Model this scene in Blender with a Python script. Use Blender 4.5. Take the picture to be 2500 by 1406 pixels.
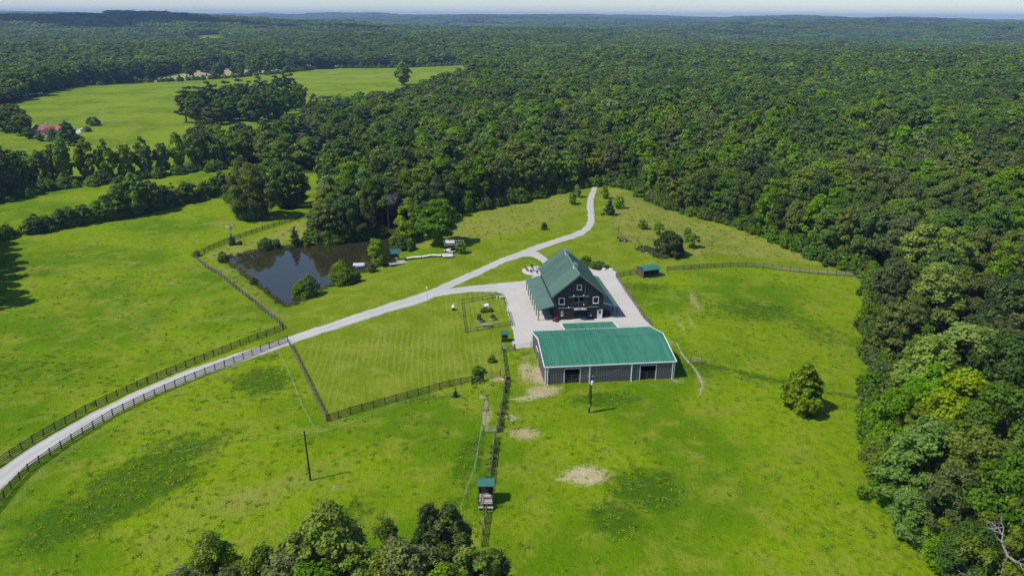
import bpy, bmesh, math
import numpy as np
from mathutils import Matrix, Vector
from mathutils.geometry import tessellate_polygon

scene = bpy.context.scene
for o in list(bpy.data.objects):
    bpy.data.objects.remove(o)
col = scene.collection
rng = np.random.default_rng(11)
PI = math.pi

# ------------------------------------------------------------------ camera
CAM_F, CAM_P, CAM_R, CAM_H = 1834.957, 0.3464, 0.0052, 64.0      # focal length (px of a 2500 wide frame), pitch, roll, height
cp, sp, cr, sr = math.cos(CAM_P), math.sin(CAM_P), math.cos(CAM_R), math.sin(CAM_R)
_R0, _U0, _F = np.array([1., 0, 0]), np.array([0, sp, cp]), np.array([0, cp, -sp])
_R, _U = cr*_R0 + sr*_U0, cr*_U0 - sr*_R0
cam_data = bpy.data.cameras.new('camera')
cam_data.sensor_fit = 'HORIZONTAL'
cam_data.sensor_width = 36.0
cam_data.lens = CAM_F/2500*36.0
cam_data.clip_start = 1.0
cam_data.clip_end = 60000.0
cam = bpy.data.objects.new('camera', cam_data)
col.objects.link(cam)
cam.matrix_world = Matrix([[_R[0], _U[0], -_F[0], 0], [_R[1], _U[1], -_F[1], 0], [_R[2], _U[2], -_F[2], CAM_H], [0, 0, 0, 1]])
scene.camera = cam

# ------------------------------------------------------------------ sky, sun, exposure
SUN_EL, SUN_AZ = 54.0, 250.0            # azimuth clockwise from +Y
world = bpy.data.worlds.new('World')
scene.world = world
world.use_nodes = True
wn = world.node_tree.nodes
sky = wn.new('ShaderNodeTexSky')
sky.sky_type = 'NISHITA'
sky.sun_disc = False
sky.sun_elevation = math.radians(SUN_EL)
sky.sun_rotation = math.radians(SUN_AZ)
sky.air_density = 0.9
sky.dust_density = 0.2
sky.ozone_density = 5.0
world.node_tree.links.new(sky.outputs[0], wn['Background'].inputs[0])
wn['Background'].inputs[1].default_value = 0.13
sun_data = bpy.data.lights.new('sun', 'SUN')
sun_data.energy = 4.5
sun_data.angle = math.radians(0.53)
sun_data.color = (1.0, 0.955, 0.88)
sun = bpy.data.objects.new('sun', sun_data)
col.objects.link(sun)
_a, _e = math.radians(SUN_AZ), math.radians(SUN_EL)
sun_dir = Vector((math.sin(_a)*math.cos(_e), math.cos(_a)*math.cos(_e), math.sin(_e)))
sun.rotation_euler = sun_dir.to_track_quat('Z', 'Y').to_euler()
sun.location = (0, 0, 300)
scene.view_settings.view_transform = 'Standard'
scene.view_settings.look = 'None'
scene.view_settings.gamma = 1.0
scene.view_settings.exposure = 0.12
scene.view_settings.use_curve_mapping = False
scene.render.engine = 'CYCLES'
scene.cycles.max_bounces = 6
scene.cycles.diffuse_bounces = 3
scene.cycles.glossy_bounces = 3
scene.cycles.transmission_bounces = 3
scene.cycles.volume_bounces = 0
scene.cycles.use_denoising = True

# ------------------------------------------------------------------ pixel -> ground, terrain
def S(t):
    t = np.clip(t, 0, 1)
    return t*t*(3-2*t)

def ray(px, py):
    x, y = px-1250, py-703
    xx, yy = cr*x + sr*y, -sr*x + cr*y
    return _R0*xx/CAM_F + _F - _U0*yy/CAM_F

def at_z(px, py, z=0.0):
    d = ray(px, py)
    t = (z-CAM_H)/d[2]
    return np.array([d[0]*t, d[1]*t])

def poly_sd(P, poly):
    """signed distance of points P (N,2) to polygon (negative inside)"""
    P = np.asarray(P, float)
    poly = np.asarray(poly, float)
    A, B = poly, np.roll(poly, -1, 0)
    best = np.full(len(P), 1e18)
    inside = np.zeros(len(P), bool)
    for a, b in zip(A, B):
        ab = b-a
        t = np.clip(((P-a)@ab)/max(ab@ab, 1e-9), 0, 1)
        q = P-(a+t[:, None]*ab)
        best = np.minimum(best, (q*q).sum(1))
        c = (a[1] > P[:, 1]) != (b[1] > P[:, 1])
        with np.errstate(divide='ignore', invalid='ignore'):
            xi = (b[0]-a[0])*(P[:, 1]-a[1])/(b[1]-a[1]) + a[0]
        inside ^= c & (P[:, 0] < xi)
    d = np.sqrt(best)
    return np.where(inside, -d, d)

def line_d(P, pts):
    P = np.asarray(P, float)
    best = np.full(len(P), 1e18)
    for a, b in zip(pts[:-1], pts[1:]):
        a, b = np.asarray(a, float), np.asarray(b, float)
        ab = b-a
        t = np.clip(((P-a)@ab)/max(ab@ab, 1e-9), 0, 1)
        q = P-(a+t[:, None]*ab)
        best = np.minimum(best, (q*q).sum(1))
    return np.sqrt(best)

def smooth_line(pts, n, closed=False):
    """Catmull-Rom through pts, n samples spaced evenly by length"""
    pts = np.asarray(pts, float)
    if closed:
        Q = np.vstack([pts[-1:], pts, pts[:2]])
    else:
        Q = np.vstack([2*pts[:1]-pts[1:2], pts, 2*pts[-1:]-pts[-2:-1]])
    out = []
    for i in range(1, len(Q)-2):
        for t in np.linspace(0, 1, 12, endpoint=False):
            p0, p1, p2, p3 = Q[i-1:i+3]
            out.append(.5*((2*p1)+(-p0+p2)*t+(2*p0-5*p1+4*p2-p3)*t*t+(-p0+3*p1-3*p2+p3)*t**3))
    out.append(Q[-2])
    out = np.array(out)
    L = np.concatenate([[0], np.cumsum(np.linalg.norm(np.diff(out, axis=0), axis=1))])
    s = np.linspace(0, L[-1], n, endpoint=not closed)
    return np.stack([np.interp(s, L, out[:, k]) for k in range(out.shape[1])], 1)

WATER_Z = -2.2
POND_PX = [(551, 633), (590, 620), (650, 609), (720, 601), (790, 594), (860, 588), (915, 582), (950, 574), (975, 575), (972, 592), (955, 612), (948, 640), (915, 655),
           (880, 664), (840, 690), (800, 702), (765, 714), (735, 738), (700, 748), (672, 732), (628, 697), (588, 664)]
POND = smooth_line([at_z(x, y, WATER_Z) for x, y in POND_PX], 70, closed=True)

def terrain(x, y):
    x = np.asarray(x, float)
    y = np.asarray(y, float)
    sh = x.shape
    x, y = x.ravel(), y.ravel()
    r = np.hypot(x, y)
    z = -2.0*S((-28-x)/55)*S((y-105)/60)                       # left pasture lies lower
    z = z - 3.2*S((x-42)/50)*S((230-y)/60)                      # right pasture falls to the wood
    z = z - 1.6*S((108-y)/55)                                   # slope below the arena
    m = (np.abs(x+60) < 80) & (np.abs(y-195) < 80)
    if m.any():                                                 # pond bowl
        d = poly_sd(np.stack([x[m], y[m]], 1), POND)
        zz = z[m]
        bowl = np.where(d > 0, (WATER_Z+.12) + d*.02, WATER_Z+.12-np.minimum(-d*.35, 1.5))
        w = 1-S((d-.8)/15)
        z[m] = zz*(1-w)+bowl*w
    a = S((r-270)/700)
    b = S((r-900)/2500)
    roll = 5.5*np.sin(x/140+.6)*np.sin(y/170+1.1)+4*np.sin(x/230-y/310+2.2)+2.5*np.sin((x+y)/95)
    big = 15*np.sin(x/620+y/900+.5)+13*np.sin(y/560-x/1500+2.4)+6*np.sin(x/300-y/410)
    z = z + a*roll + b*big
    z = z + S((r-3000)/6500)*(36+12*np.sin(x/1900+1.0)-.0022*x)
    # far meadow crest on the left
    z = z + 7*np.exp(-(((x+70)/160)**2+((y-930)/160)**2)) + 4*np.exp(-(((x+250)/120)**2+((y-700)/90)**2))
    z = z + 20*np.exp(-(((x+1150)/900)**2+((y-2500)/330)**2)) + 16*np.exp(-(((x-2700)/900)**2+((y-6500)/600)**2))
    return z.reshape(sh)

_T = np.geomspace(45, 16000, 2600)
def G(px, py, h=0.0):
    """where the sight line through a photo pixel is h above the ground"""
    d = ray(px, py)
    X, Y, Z = d[0]*_T, d[1]*_T, CAM_H+d[2]*_T
    g = Z-terrain(X, Y)-h
    k = np.argmax(g < 0)
    if g[k] >= 0:
        k = len(_T)-1
    if k == 0:
        return np.array([X[0], Y[0]])
    f = g[k-1]/(g[k-1]-g[k])
    return np.array([X[k-1]+f*(X[k]-X[k-1]), Y[k-1]+f*(Y[k]-Y[k-1])])

def GL(pts, h=0.0):
    return np.array([G(x, y, h) for x, y in pts])

def Z1(p):
    return float(terrain(np.array([p[0]]), np.array([p[1]]))[0])

def G3(px, py, h=0.0):
    p = G(px, py, h)
    return Vector((p[0], p[1], Z1(p)))

# ------------------------------------------------------------------ materials
def new_mat(name):
    m = bpy.data.materials.new(name)
    m.use_nodes = True
    nt = m.node_tree
    b = nt.nodes['Principled BSDF']
    return m, nt, b

class N:
    """small node helper"""
    def __init__(s, nt):
        s.nt = nt
    def new(s, t, **kw):
        n = s.nt.nodes.new(t)
        for k, v in kw.items():
            setattr(n, k, v)
        return n
    def put(s, sock, v):
        if isinstance(v, bpy.types.NodeSocket):
            s.nt.links.new(v, sock)
        elif v is not None:
            sock.default_value = v
    def noise(s, vec, scale, detail=3, rough=.55, dist=0.0):
        n = s.new('ShaderNodeTexNoise')
        s.put(n.inputs['Vector'], vec)
        n.inputs['Scale'].default_value = scale
        n.inputs['Detail'].default_value = detail
        n.inputs['Roughness'].default_value = rough
        n.inputs['Distortion'].default_value = dist
        return n.outputs['Fac']
    def math(s, op, a, b=None, clamp=False):
        n = s.new('ShaderNodeMath', operation=op, use_clamp=clamp)
        s.put(n.inputs[0], a)
        if b is not None:
            s.put(n.inputs[1], b)
        return n.outputs[0]
    def rng(s, v, a, b, c=0., d=1., smooth=True):
        n = s.new('ShaderNodeMapRange')
        n.interpolation_type = 'SMOOTHSTEP' if smooth else 'LINEAR'
        s.put(n.inputs['Value'], v)
        for k, x in zip(('From Min', 'From Max', 'To Min', 'To Max'), (a, b, c, d)):
            n.inputs[k].default_value = x
        return n.outputs['Result']
    def mix(s, f, a, b):
        n = s.new('ShaderNodeMix', data_type='RGBA')
        s.put(n.inputs['Factor'], f)
        for sock, v in ((n.inputs['A'], a), (n.inputs['B'], b)):
            pass
        ca = [i for i in n.inputs if i.type == 'RGBA']
        for sock, v in zip(ca, (a, b)):
            s.put(sock, (*v, 1) if isinstance(v, tuple) and len(v) == 3 else v)
        return [o for o in n.outputs if o.type == 'RGBA'][0]
    def bump(s, h, strength, dist):
        n = s.new('ShaderNodeBump')
        n.inputs['Strength'].default_value = strength
        n.inputs['Distance'].default_value = dist
        s.put(n.inputs['Height'], h)
        return n.outputs['Normal']

def simple(name, c, rough=.7, var=.25, scale=3.0, metallic=0., spec=.35, streak=None, bump=0.0, vary=.12):
    """paint / wood / metal with uneven tone, dirt and a little relief"""
    m, nt, b = new_mat(name)
    n = N(nt)
    tc = n.new('ShaderNodeTexCoord').outputs['Object']
    if streak:
        mp = n.new('ShaderNodeMapping')
        n.put(mp.inputs['Vector'], tc)
        mp.inputs['Scale'].default_value = streak
        tc2 = mp.outputs[0]
    else:
        tc2 = tc
    f = n.noise(tc2, scale, 5, .65)
    f2 = n.noise(tc, scale*.15, 2)
    oi = n.new('ShaderNodeObjectInfo').outputs['Random']
    k = n.math('ADD', n.rng(f, .25, .75, 1-var, 1+var), n.math('ADD', n.rng(f2, .3, .7, -var*.5, var*.5), n.rng(oi, 0, 1, -vary, vary, False)))
    mu = n.new('ShaderNodeVectorMath', operation='SCALE')
    mu.inputs[0].default_value = c
    n.put(mu.inputs['Scale'], k)
    n.put(b.inputs['Base Color'], mu.outputs[0])
    b.inputs['Roughness'].default_value = rough
    b.inputs['Metallic'].default_value = metallic
    b.inputs['Specular IOR Level'].default_value = spec
    if bump:
        n.put(b.inputs['Normal'], n.bump(f, bump, .02))
    return m

M = {}
M['roof_barn'] = simple('barn_roof_green', (.074, .140, .098), .42, .12, 1.2, spec=.5, streak=(1, 1, 1))
M['roof_arena'] = simple('arena_roof_green', (.040, .160, .105), .42, .20, .5, spec=.45)
M['roof_shed'] = simple('shed_roof_green', (.035, .14, .10), .45, .12, 1.0, spec=.45)
def roof_mat(name, c, axis, spacing, seam_sheen, rough=.42):
    m, nt, b = new_mat(name)
    n = N(nt)
    tc = n.new('ShaderNodeTexCoord').outputs['Object']
    sx = n.new('ShaderNodeSeparateXYZ')
    n.put(sx.inputs[0], tc)
    u = n.math('DIVIDE', n.math('ADD', sx.outputs[axis], 50.0), spacing)
    fr = n.math('FRACT', u)
    w = n.new('ShaderNodeTexWhiteNoise', noise_dimensions='1D')
    n.put(w.inputs['W'], n.math('FLOOR', n.math('DIVIDE', u, 1.0)))
    sm = n.rng(n.math('ABSOLUTE', n.math('SUBTRACT', fr, .5)), .34, .46)
    mp = n.new('ShaderNodeMapping')
    n.put(mp.inputs['Vector'], tc)
    mp.inputs['Scale'].default_value = (.25, 2.0, .25) if axis == 1 else (2.0, .25, .25)
    dirt = n.noise(mp.outputs[0], 1.0, 5, .65)
    k = n.math('MULTIPLY', n.math('ADD', n.rng(w.outputs['Value'], 0, 1, .90, 1.10, False), n.math('MULTIPLY', sm, seam_sheen)), n.rng(dirt, .3, .7, .86, 1.12))  # seam lines lightened in the colour, for the light their edges catch
    mu = n.new('ShaderNodeVectorMath', operation='SCALE')
    mu.inputs[0].default_value = c
    n.put(mu.inputs['Scale'], k)
    n.put(b.inputs['Base Color'], mu.outputs[0])
    n.put(b.inputs['Roughness'], n.rng(dirt, .3, .7, rough-.08, rough+.12))
    b.inputs['Specular IOR Level'].default_value = .45
    return m
M['roof_barn'] = roof_mat('barn_roof_panels', (.080, .140, .105), 1, .58, .9)
M['roof_arena'] = roof_mat('arena_roof_panels', (.038, .165, .100), 0, .41, .25)
M['green_trim'] = simple('green_trim', (.10, .19, .15), .5, .12, 2)
M['charcoal'] = simple('charcoal_boards', (.03, .029, .031), .75, .4, 4, streak=(4, 4, .35), bump=.3)
M['arena_wall'] = simple('grey_steel_siding', (.158, .150, .153), .5, .1, 1.5, spec=.4, streak=(2, 2, .3))
M['white'] = simple('white_trim', (.78, .78, .78), .5, .06, 2)
M['glass'] = simple('dark_window_glass', (.012, .014, .018), .08, .1, 1, spec=.6)
M['fence_dark'] = simple('black_fence_board', (.030, .027, .025), .8, .4, 5, vary=.3)
M['fence_grey'] = simple('weathered_fence_board', (.13, .115, .10), .85, .35, 5, vary=.3)
M['wood_grey'] = simple('weathered_deck_wood', (.36, .33, .30), .85, .2, 4, streak=(1, 6, 1), vary=.15)
M['wood_pale'] = simple('pale_deck_wood', (.55, .52, .49), .8, .14, 4, vary=.08)
M['wood_brown'] = simple('brown_timber', (.16, .11, .075), .8, .3, 4)
M['wood_dark'] = simple('dark_timber', (.05, .042, .036), .8, .35, 4)
M['galv'] = simple('galvanised_steel', (.42, .43, .45), .4, .15, 4, metallic=.5)
M['tank_steel'] = simple('galvanised_tank', (.33, .33, .33), .5, .2, 4, metallic=.3)
M['concrete'] = simple('concrete', (.47, .455, .43), .9, .1, 1.2)
M['rubber'] = simple('sand_mat', (.46, .44, .38), .9, .1, 3)
M['red'] = simple('red_paint', (.20, .012, .02), .4, .15, 3)
M['black'] = simple('black_rubber', (.012, .012, .012), .7, .2, 3)
M['blue'] = simple('blue_hull', (.10, .26, .62), .4, .1, 3)
M['stone'] = simple('pale_field_stone', (.45, .43, .40), .9, .25, 2, bump=.5, vary=.25)
M['terracotta'] = simple('red_house_roof', (.23, .085, .07), .8, .2, .5)
M['house_wall'] = simple('pale_house_wall', (.5, .5, .5), .8, .06, 1)
M['bark'] = simple('bark', (.10, .082, .065), .95, .35, 3, streak=(3, 3, .6))
M['bark_pale'] = simple('pale_dead_wood', (.26, .24, .22), .9, .25, 3)
M['tape'] = simple('white_fence_tape', (.48, .50, .40), .6, .05, 2)
M['wire'] = simple('power_wire', (.40, .42, .30), .5, .05, 2)
M['soil'] = simple('garden_soil', (.09, .065, .045), .95, .3, 4)
M['flower'] = simple('red_flowers', (.5, .06, .04), .7, .3, 6)
M['cream'] = simple('cream_paint', (.6, .57, .48), .6, .1, 3)
M['asphalt'] = simple('far_road_asphalt', (.30, .30, .30), .9, .1, .4)

def leaf_mat(name, c, spread=.26, hue=.022, trans=.38, gloss=.2, rough=.55):
    """leaf: diffuse + light through the blade; each tree and each leaf differs a little"""
    m, nt, b = new_mat(name)
    n = N(nt)
    oi = n.new('ShaderNodeObjectInfo').outputs['Random']
    at = n.new('ShaderNodeAttribute', attribute_name='leafvar').outputs['Fac']
    hs = n.new('ShaderNodeHueSaturation')
    hs.inputs['Color'].default_value = (*c, 1)
    w = n.new('ShaderNodeTexWhiteNoise', noise_dimensions='1D')
    n.put(w.inputs['W'], n.math('MULTIPLY', oi, 91.7))
    n.put(hs.inputs['Hue'], n.rng(w.outputs['Value'], 0, 1, (.5-hue), (.5+hue*.45), False))
    n.put(hs.inputs['Saturation'], n.rng(oi, 0, 1, .82, 1.12, False))
    loc = n.new('ShaderNodeObjectInfo').outputs['Location']
    rv = .22 if spread > .13 else .03
    regn = n.rng(n.noise(loc, .011, 3, .6), .3, .7, 1-rv*.9, 1+rv*1.1)
    n.put(hs.inputs['Value'], n.math('MULTIPLY', n.math('MULTIPLY', n.rng(oi, 0, 1, 1-spread, 1+spread, False), regn), n.rng(at, 0, 1, .70, 1.32, False)))
    n.put(b.inputs['Base Color'], hs.outputs[0])
    b.inputs['Roughness'].default_value = rough
    b.inputs['Specular IOR Level'].default_value = gloss
    tr = n.new('ShaderNodeBsdfTranslucent')
    h2 = n.new('ShaderNodeHueSaturation')
    h2.inputs['Hue'].default_value = .485
    h2.inputs['Value'].default_value = 1.3
    n.put(h2.inputs['Color'], hs.outputs[0])
    n.put(tr.inputs['Color'], h2.outputs[0])
    mx = n.new('ShaderNodeMixShader')
    mx.inputs[0].default_value = trans
    nt.links.new(b.outputs[0], mx.inputs[1])
    nt.links.new(tr.outputs[0], mx.inputs[2])
    out = nt.nodes['Material Output']
    nt.links.new(mx.outputs[0], out.inputs['Surface'])
    return m

M['leaf_dark'] = leaf_mat('leaf_dark_oak', (.082, .150, .013))
M['leaf_mid'] = leaf_mat('leaf_mid_green', (.112, .204, .012))
M['leaf_dull'] = leaf_mat('leaf_dull_olive', (.126, .180, .026))
M['leaf_silver'] = leaf_mat('leaf_pale_poplar', (.205, .300, .055), .08)
M['leaf_bright'] = leaf_mat('leaf_bright_maple', (.155, .295, .006), .10)
M['leaf_yellow'] = leaf_mat('leaf_yellow_green', (.185, .290, .006), .08)
M['leaf_pine'] = leaf_mat('needle_dark_pine', (.042, .076, .018), .2, .012, .1)
M['leaf_far'] = leaf_mat('leaf_far_wood', (.094, .164, .018), .34)
M['leaf_lone'] = leaf_mat('leaf_lone_tree', (.150, .245, .012), .05)
M['leaf_olive'] = leaf_mat('leaf_near_olive', (.185, .255, .042), .12)
M['leaf_great'] = leaf_mat('leaf_great_oak', (.128, .172, .030), .04)
M['leaf_grass'] = leaf_mat('grass_blade', (.175, .275, .003), .18, .015, .3, .05)
M['leaf_weed'] = leaf_mat('leaf_weeds', (.10, .15, .03), .25)
M['leaf_reed'] = leaf_mat('leaf_reed_grass', (.14, .17, .05), .25)

# ------------------------------------------------------------------ mesh building
def mesh_np(name, V, F, mat=None, attr=None, smooth=False):
    """fast mesh from vertex array and quad (or tri) index array"""
    V = np.asarray(V, np.float32)
    F = np.asarray(F, np.int32)
    me = bpy.data.meshes.new(name)
    k = F.shape[1]
    me.vertices.add(len(V))
    me.vertices.foreach_set('co', V.ravel())
    me.loops.add(F.size)
    me.loops.foreach_set('vertex_index', F.ravel())
    me.polygons.add(len(F))
    me.polygons.foreach_set('loop_start', np.arange(0, F.size, k, dtype=np.int32))
    me.polygons.foreach_set('loop_total', np.full(len(F), k, np.int32))
    if smooth:
        me.polygons.foreach_set('use_smooth', np.ones(len(F), bool))
    me.update(calc_edges=True)
    if attr is not None:
        for an, (ty, dom, data) in attr.items():
            a = me.attributes.new(an, ty, dom)
            a.data.foreach_set('value' if ty == 'FLOAT' else 'color', np.asarray(data, np.float32).ravel())
    if mat:
        me.materials.append(mat)
    return me

class MB:
    """collects shapes of ONE part"""
    def __init__(s):
        s.v, s.f = [], []
    def add(s, vs, fs):
        o = len(s.v)
        s.v += [tuple(map(float, v)) for v in vs]
        s.f += [tuple(o+i for i in f) for f in fs]
        return s
    def hexa(s, c):
        return s.add(c, [(0, 3, 2, 1), (4, 5, 6, 7), (0, 1, 5, 4), (1, 2, 6, 5), (2, 3, 7, 6), (3, 0, 4, 7)])
    def box(s, x0, x1, y0, y1, z0, z1):
        return s.hexa([(x0, y0, z0), (x1, y0, z0), (x1, y1, z0), (x0, y1, z0), (x0, y0, z1), (x1, y0, z1), (x1, y1, z1), (x0, y1, z1)])
    def prism(s, poly, y0, y1, axis='y'):
        """polygon in (x,z) extruded along y; axis 'x' takes (y,z) along x, 'z' takes (x,y) along z"""
        n = len(poly)
        def P(a, b, w):
            return (a, w, b) if axis == 'y' else ((w, a, b) if axis == 'x' else (a, b, w))
        vs = [P(a, b, y0) for a, b in poly]+[P(a, b, y1) for a, b in poly]
        fs = [tuple(range(n)), tuple(range(2*n-1, n-1, -1))]+[(i, i+n, (i+1) % n+n, (i+1) % n) for i in range(n)]
        return s.add(vs, fs)
    def bar(s, a, b, w, h=None):
        """square bar from a to b"""
        h = h or w
        a, b = Vector(a), Vector(b)
        d = (b-a).normalized()
        u = d.cross(Vector((0, 0, 1)))
        u = Vector((1, 0, 0)) if u.length < 1e-4 else u.normalized()
        v = u.cross(d)
        c = []
        for p in (a, b):
            c += [p-u*w/2-v*h/2, p+u*w/2-v*h/2, p+u*w/2+v*h/2, p-u*w/2+v*h/2]
        return s.hexa(c)
    def tube(s, pts, rad, n=6, cap=True):
        pts = [Vector(p) for p in pts]
        rings = []
        for i, p in enumerate(pts):
            d = (pts[min(i+1, len(pts)-1)]-pts[max(i-1, 0)]).normalized()
            u = d.cross(Vector((0, 1, 0)) if abs(d.y) < .9 else Vector((1, 0, 0))).normalized()
            v = d.cross(u)
            r = rad[i] if hasattr(rad, '__len__') else rad
            rings.append([p+(u*math.cos(2*PI*k/n)+v*math.sin(2*PI*k/n))*r for k in range(n)])
        vs = [q for R in rings for q in R]
        fs = [(i*n+k, i*n+(k+1) % n, (i+1)*n+(k+1) % n, (i+1)*n+k) for i in range(len(pts)-1) for k in range(n)]
        if cap:
            fs += [tuple(range(n-1, -1, -1)), tuple(range((len(pts)-1)*n, len(pts)*n))]
        return s.add(vs, fs)
    def lathe(s, prof, n=16, c=(0, 0)):
        vs = [(c[0]+r*math.cos(2*PI*k/n), c[1]+r*math.sin(2*PI*k/n), z) for r, z in prof for k in range(n)]
        fs = [(i*n+k, i*n+(k+1) % n, (i+1)*n+(k+1) % n, (i+1)*n+k) for i in range(len(prof)-1) for k in range(n)]
        return s.add(vs, fs)
    def slab(s, c, th):
        """quad c (4 points, counter clockwise seen from above) thickened downwards along its normal"""
        c = [Vector(p) for p in c]
        nr = (c[1]-c[0]).cross(c[3]-c[0]).normalized()
        return s.hexa([p-nr*th for p in c]+c)
    def ribs(s, c, spacing, w, h):
        """raised seams running from edge c0-c1 (eave) to c3-c2 (ridge)"""
        c = [Vector(p) for p in c]
        nr = (c[1]-c[0]).cross(c[3]-c[0]).normalized()
        n = max(2, int((c[1]-c[0]).length/spacing))
        e = (c[1]-c[0]).normalized()*w/2
        for i in range(n+1):
            t = min(max(i/n, .004), .996)
            a, b = c[0].lerp(c[1], t)-nr*.004, c[3].lerp(c[2], t)-nr*.004
            s.hexa([a-e, a+e, b+e, b-e, a-e*.5+nr*h, a+e*.5+nr*h, b+e*.5+nr*h, b-e*.5+nr*h])
        return s
    def mesh(s, name, mat):
        me = bpy.data.meshes.new(name)
        me.from_pydata(s.v, [], s.f)
        me.materials.append(mat)
        me.update()
        return me

def link(name, data, parent=None, loc=None, rot=None, scale=None):
    o = bpy.data.objects.new(name, data)
    col.objects.link(o)
    if parent:
        o.parent = parent
    if loc is not None:
        o.location = loc
    if rot is not None:
        o.rotation_euler = rot
    if scale is not None:
        o.scale = scale
    return o

def part(name, mb, mat, parent=None, label=None, kind=None, loc=None):
    o = link(name, mb.mesh(name, M[mat] if isinstance(mat, str) else mat), parent, loc)
    if label:
        o['label'] = label
    if kind:
        o['kind'] = kind
    return o

def tag(o, label, cat, group=None, kind=None):
    o['label'] = label
    o['category'] = cat
    if group:
        o['group'] = group
    if kind:
        o['kind'] = kind
    return o

def thing(name, label, cat, loc=(0, 0, 0), rz=0.0, group=None):
    o = bpy.data.objects.new(name, None)
    o.empty_display_size = .3
    col.objects.link(o)
    o.location = loc
    o.rotation_euler = (0, 0, rz)
    return tag(o, label, cat, group)

UNIT = {}
def unit_box(mat):
    if mat not in UNIT:
        UNIT[mat] = MB().box(-.5, .5, -.5, .5, -.5, .5).mesh('board', M[mat])
    return UNIT[mat]

def board(name, a, b, w, h, mat, parent):
    """a board between two world points as one object that shares the unit box"""
    a, b = Vector(a), Vector(b)
    d = b-a
    o = link(name, unit_box(mat), parent)
    o.location = (a+b)/2-(parent.location if parent else Vector())
    o.rotation_mode = 'QUATERNION'
    o.rotation_quaternion = d.to_track_quat('X', 'Z')
    o.scale = (d.length, w, h)
    return o

# ------------------------------------------------------------------ clearings (everything else is wood)
C1_PX = [(-700, 1500), (-420, 1000), (-150, 800), (-80, 740), (-75, 650), (-70, 590), (-90, 520), (0, 497), (60, 472), (110, 460), (180, 452), (245, 449), (330, 440),
         (420, 427), (500, 414), (590, 404), (700, 425), (790, 425), (800, 440), (775, 470), (742, 515), (750, 545), (765, 578), (800, 590), (870, 584), (930, 576),
         (985, 578), (1040, 567), (1100, 542), (1130, 523), (1200, 507), (1280, 491), (1350, 477), (1400, 465), (1440, 456), (1470, 454), (1500, 457), (1540, 464),
         (1570, 479), (1600, 501), (1660, 521), (1740, 542), (1800, 557), (1880, 587), (1940, 612), (2000, 641), (2060, 661), (2090, 665), (2118, 676), (2120, 700),
         (2124, 780), (2130, 850), (2134, 900), (2130, 960), (2114, 1000), (2114, 1060), (2130, 1120), (2162, 1180), (2190, 1235), (2257, 1320), (2312, 1406),
         (2370, 1500), (2300, 1900), (-700, 1900)]
C1 = GL(C1_PX)
TOPH = 15.0
C3 = np.array([G(x, y, TOPH if k else 0) for x, y, k in
               [(0, 352, 1), (80, 347, 1), (170, 343, 1), (230, 347, 1), (300, 352, 1), (400, 338, 1), (445, 315, 1), (500, 300, 1), (600, 305, 1), (690, 290, 1),
                (740, 246, 1), (800, 236, 1), (880, 232, 1), (985, 212, 1), (1075, 185, 1), (1140, 160, 1), (1142, 157, 0), (840, 166, 0), (700, 176, 0), (600, 186, 0),
                (340, 201, 0), (200, 210, 0), (165, 216, 0), (80, 240, 0), (0, 262, 0), (-150, 300, 0), (-250, 360, 0)]])
C4 = GL([(330, 201), (350, 196), (420, 182), (480, 172), (560, 168), (640, 172), (740, 158), (840, 148), (852, 160), (700, 174), (600, 184)])
C5 = GL([(455, 112), (495, 88), (560, 86), (560, 108)])
CLEARINGS = [C1, C3, C4, C5]

def in_wood(P, pad=0.0):
    d = np.full(len(P), 1e9)
    for c in CLEARINGS:
        lo, hi = c.min(0)-60, c.max(0)+60
        m = (P >= lo).all(1) & (P <= hi).all(1)
        if m.any():
            d[m] = np.minimum(d[m], poly_sd(P[m], c))
    return d

# ------------------------------------------------------------------ ground: one sheet to the horizon
def axis_grid(a, b, step, lo, hi, g):
    core = np.arange(a, b+step/2, step)
    up, s, v = [], step, b
    while v < hi:
        s *= g
        v += s
        up.append(v)
    dn, s, v = [], step, a
    while v > lo:
        s *= g
        v -= s
        dn.append(v)
    return np.array(dn[::-1]+list(core)+up)
gx = axis_grid(-125, 125, .95, -13500, 13500, 1.035)
gy = axis_grid(48, 300, .9, -1500, 14500, 1.03)
GX, GY = np.meshgrid(gx, gy)
GZ = terrain(GX, GY)
GP = np.stack([GX.ravel(), GY.ravel()], 1)
ma = np.zeros((len(GP), 4))      # mown, bare soil, lush, dry
mb_ = np.zeros((len(GP), 4))     # woodland floor, stripes, hay, worn straw
near = (np.abs(GP[:, 0]) < 420) & (GP[:, 1] > 30) & (GP[:, 1] < 1250)
_ni = np.nonzero(near)[0]

def paint(arr, ch, poly, val=1.0, soft=1.5, mode='max'):
    lo, hi = poly.min(0)-soft*2, poly.max(0)+soft*2
    m = _ni[((GP[_ni] >= lo) & (GP[_ni] <= hi)).all(1)]
    if not len(m):
        return
    v = val*(1-S((poly_sd(GP[m], poly)+soft)/(2*soft)))
    arr[m, ch] = np.maximum(arr[m, ch], v) if mode == 'max' else arr[m, ch]*(1-v/val)+v*(v/val if False else 1)

def blob(arr, ch, px, py, rx, ry, val=1.0, rot=0.0):
    """soft patch: centre pixel, half sizes in metres"""
    c = G(px, py)
    R = max(rx, ry)*1.6
    m = _ni[(np.abs(GP[_ni]-c) < R).all(1)]
    d = GP[m]-c
    u = d[:, 0]*math.cos(rot)+d[:, 1]*math.sin(rot)
    w = -d[:, 0]*math.sin(rot)+d[:, 1]*math.cos(rot)
    v = val*(1-S((np.hypot(u/rx, w/ry)-.25)/1.0))
    arr[m, ch] = np.maximum(arr[m, ch], v)

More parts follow.
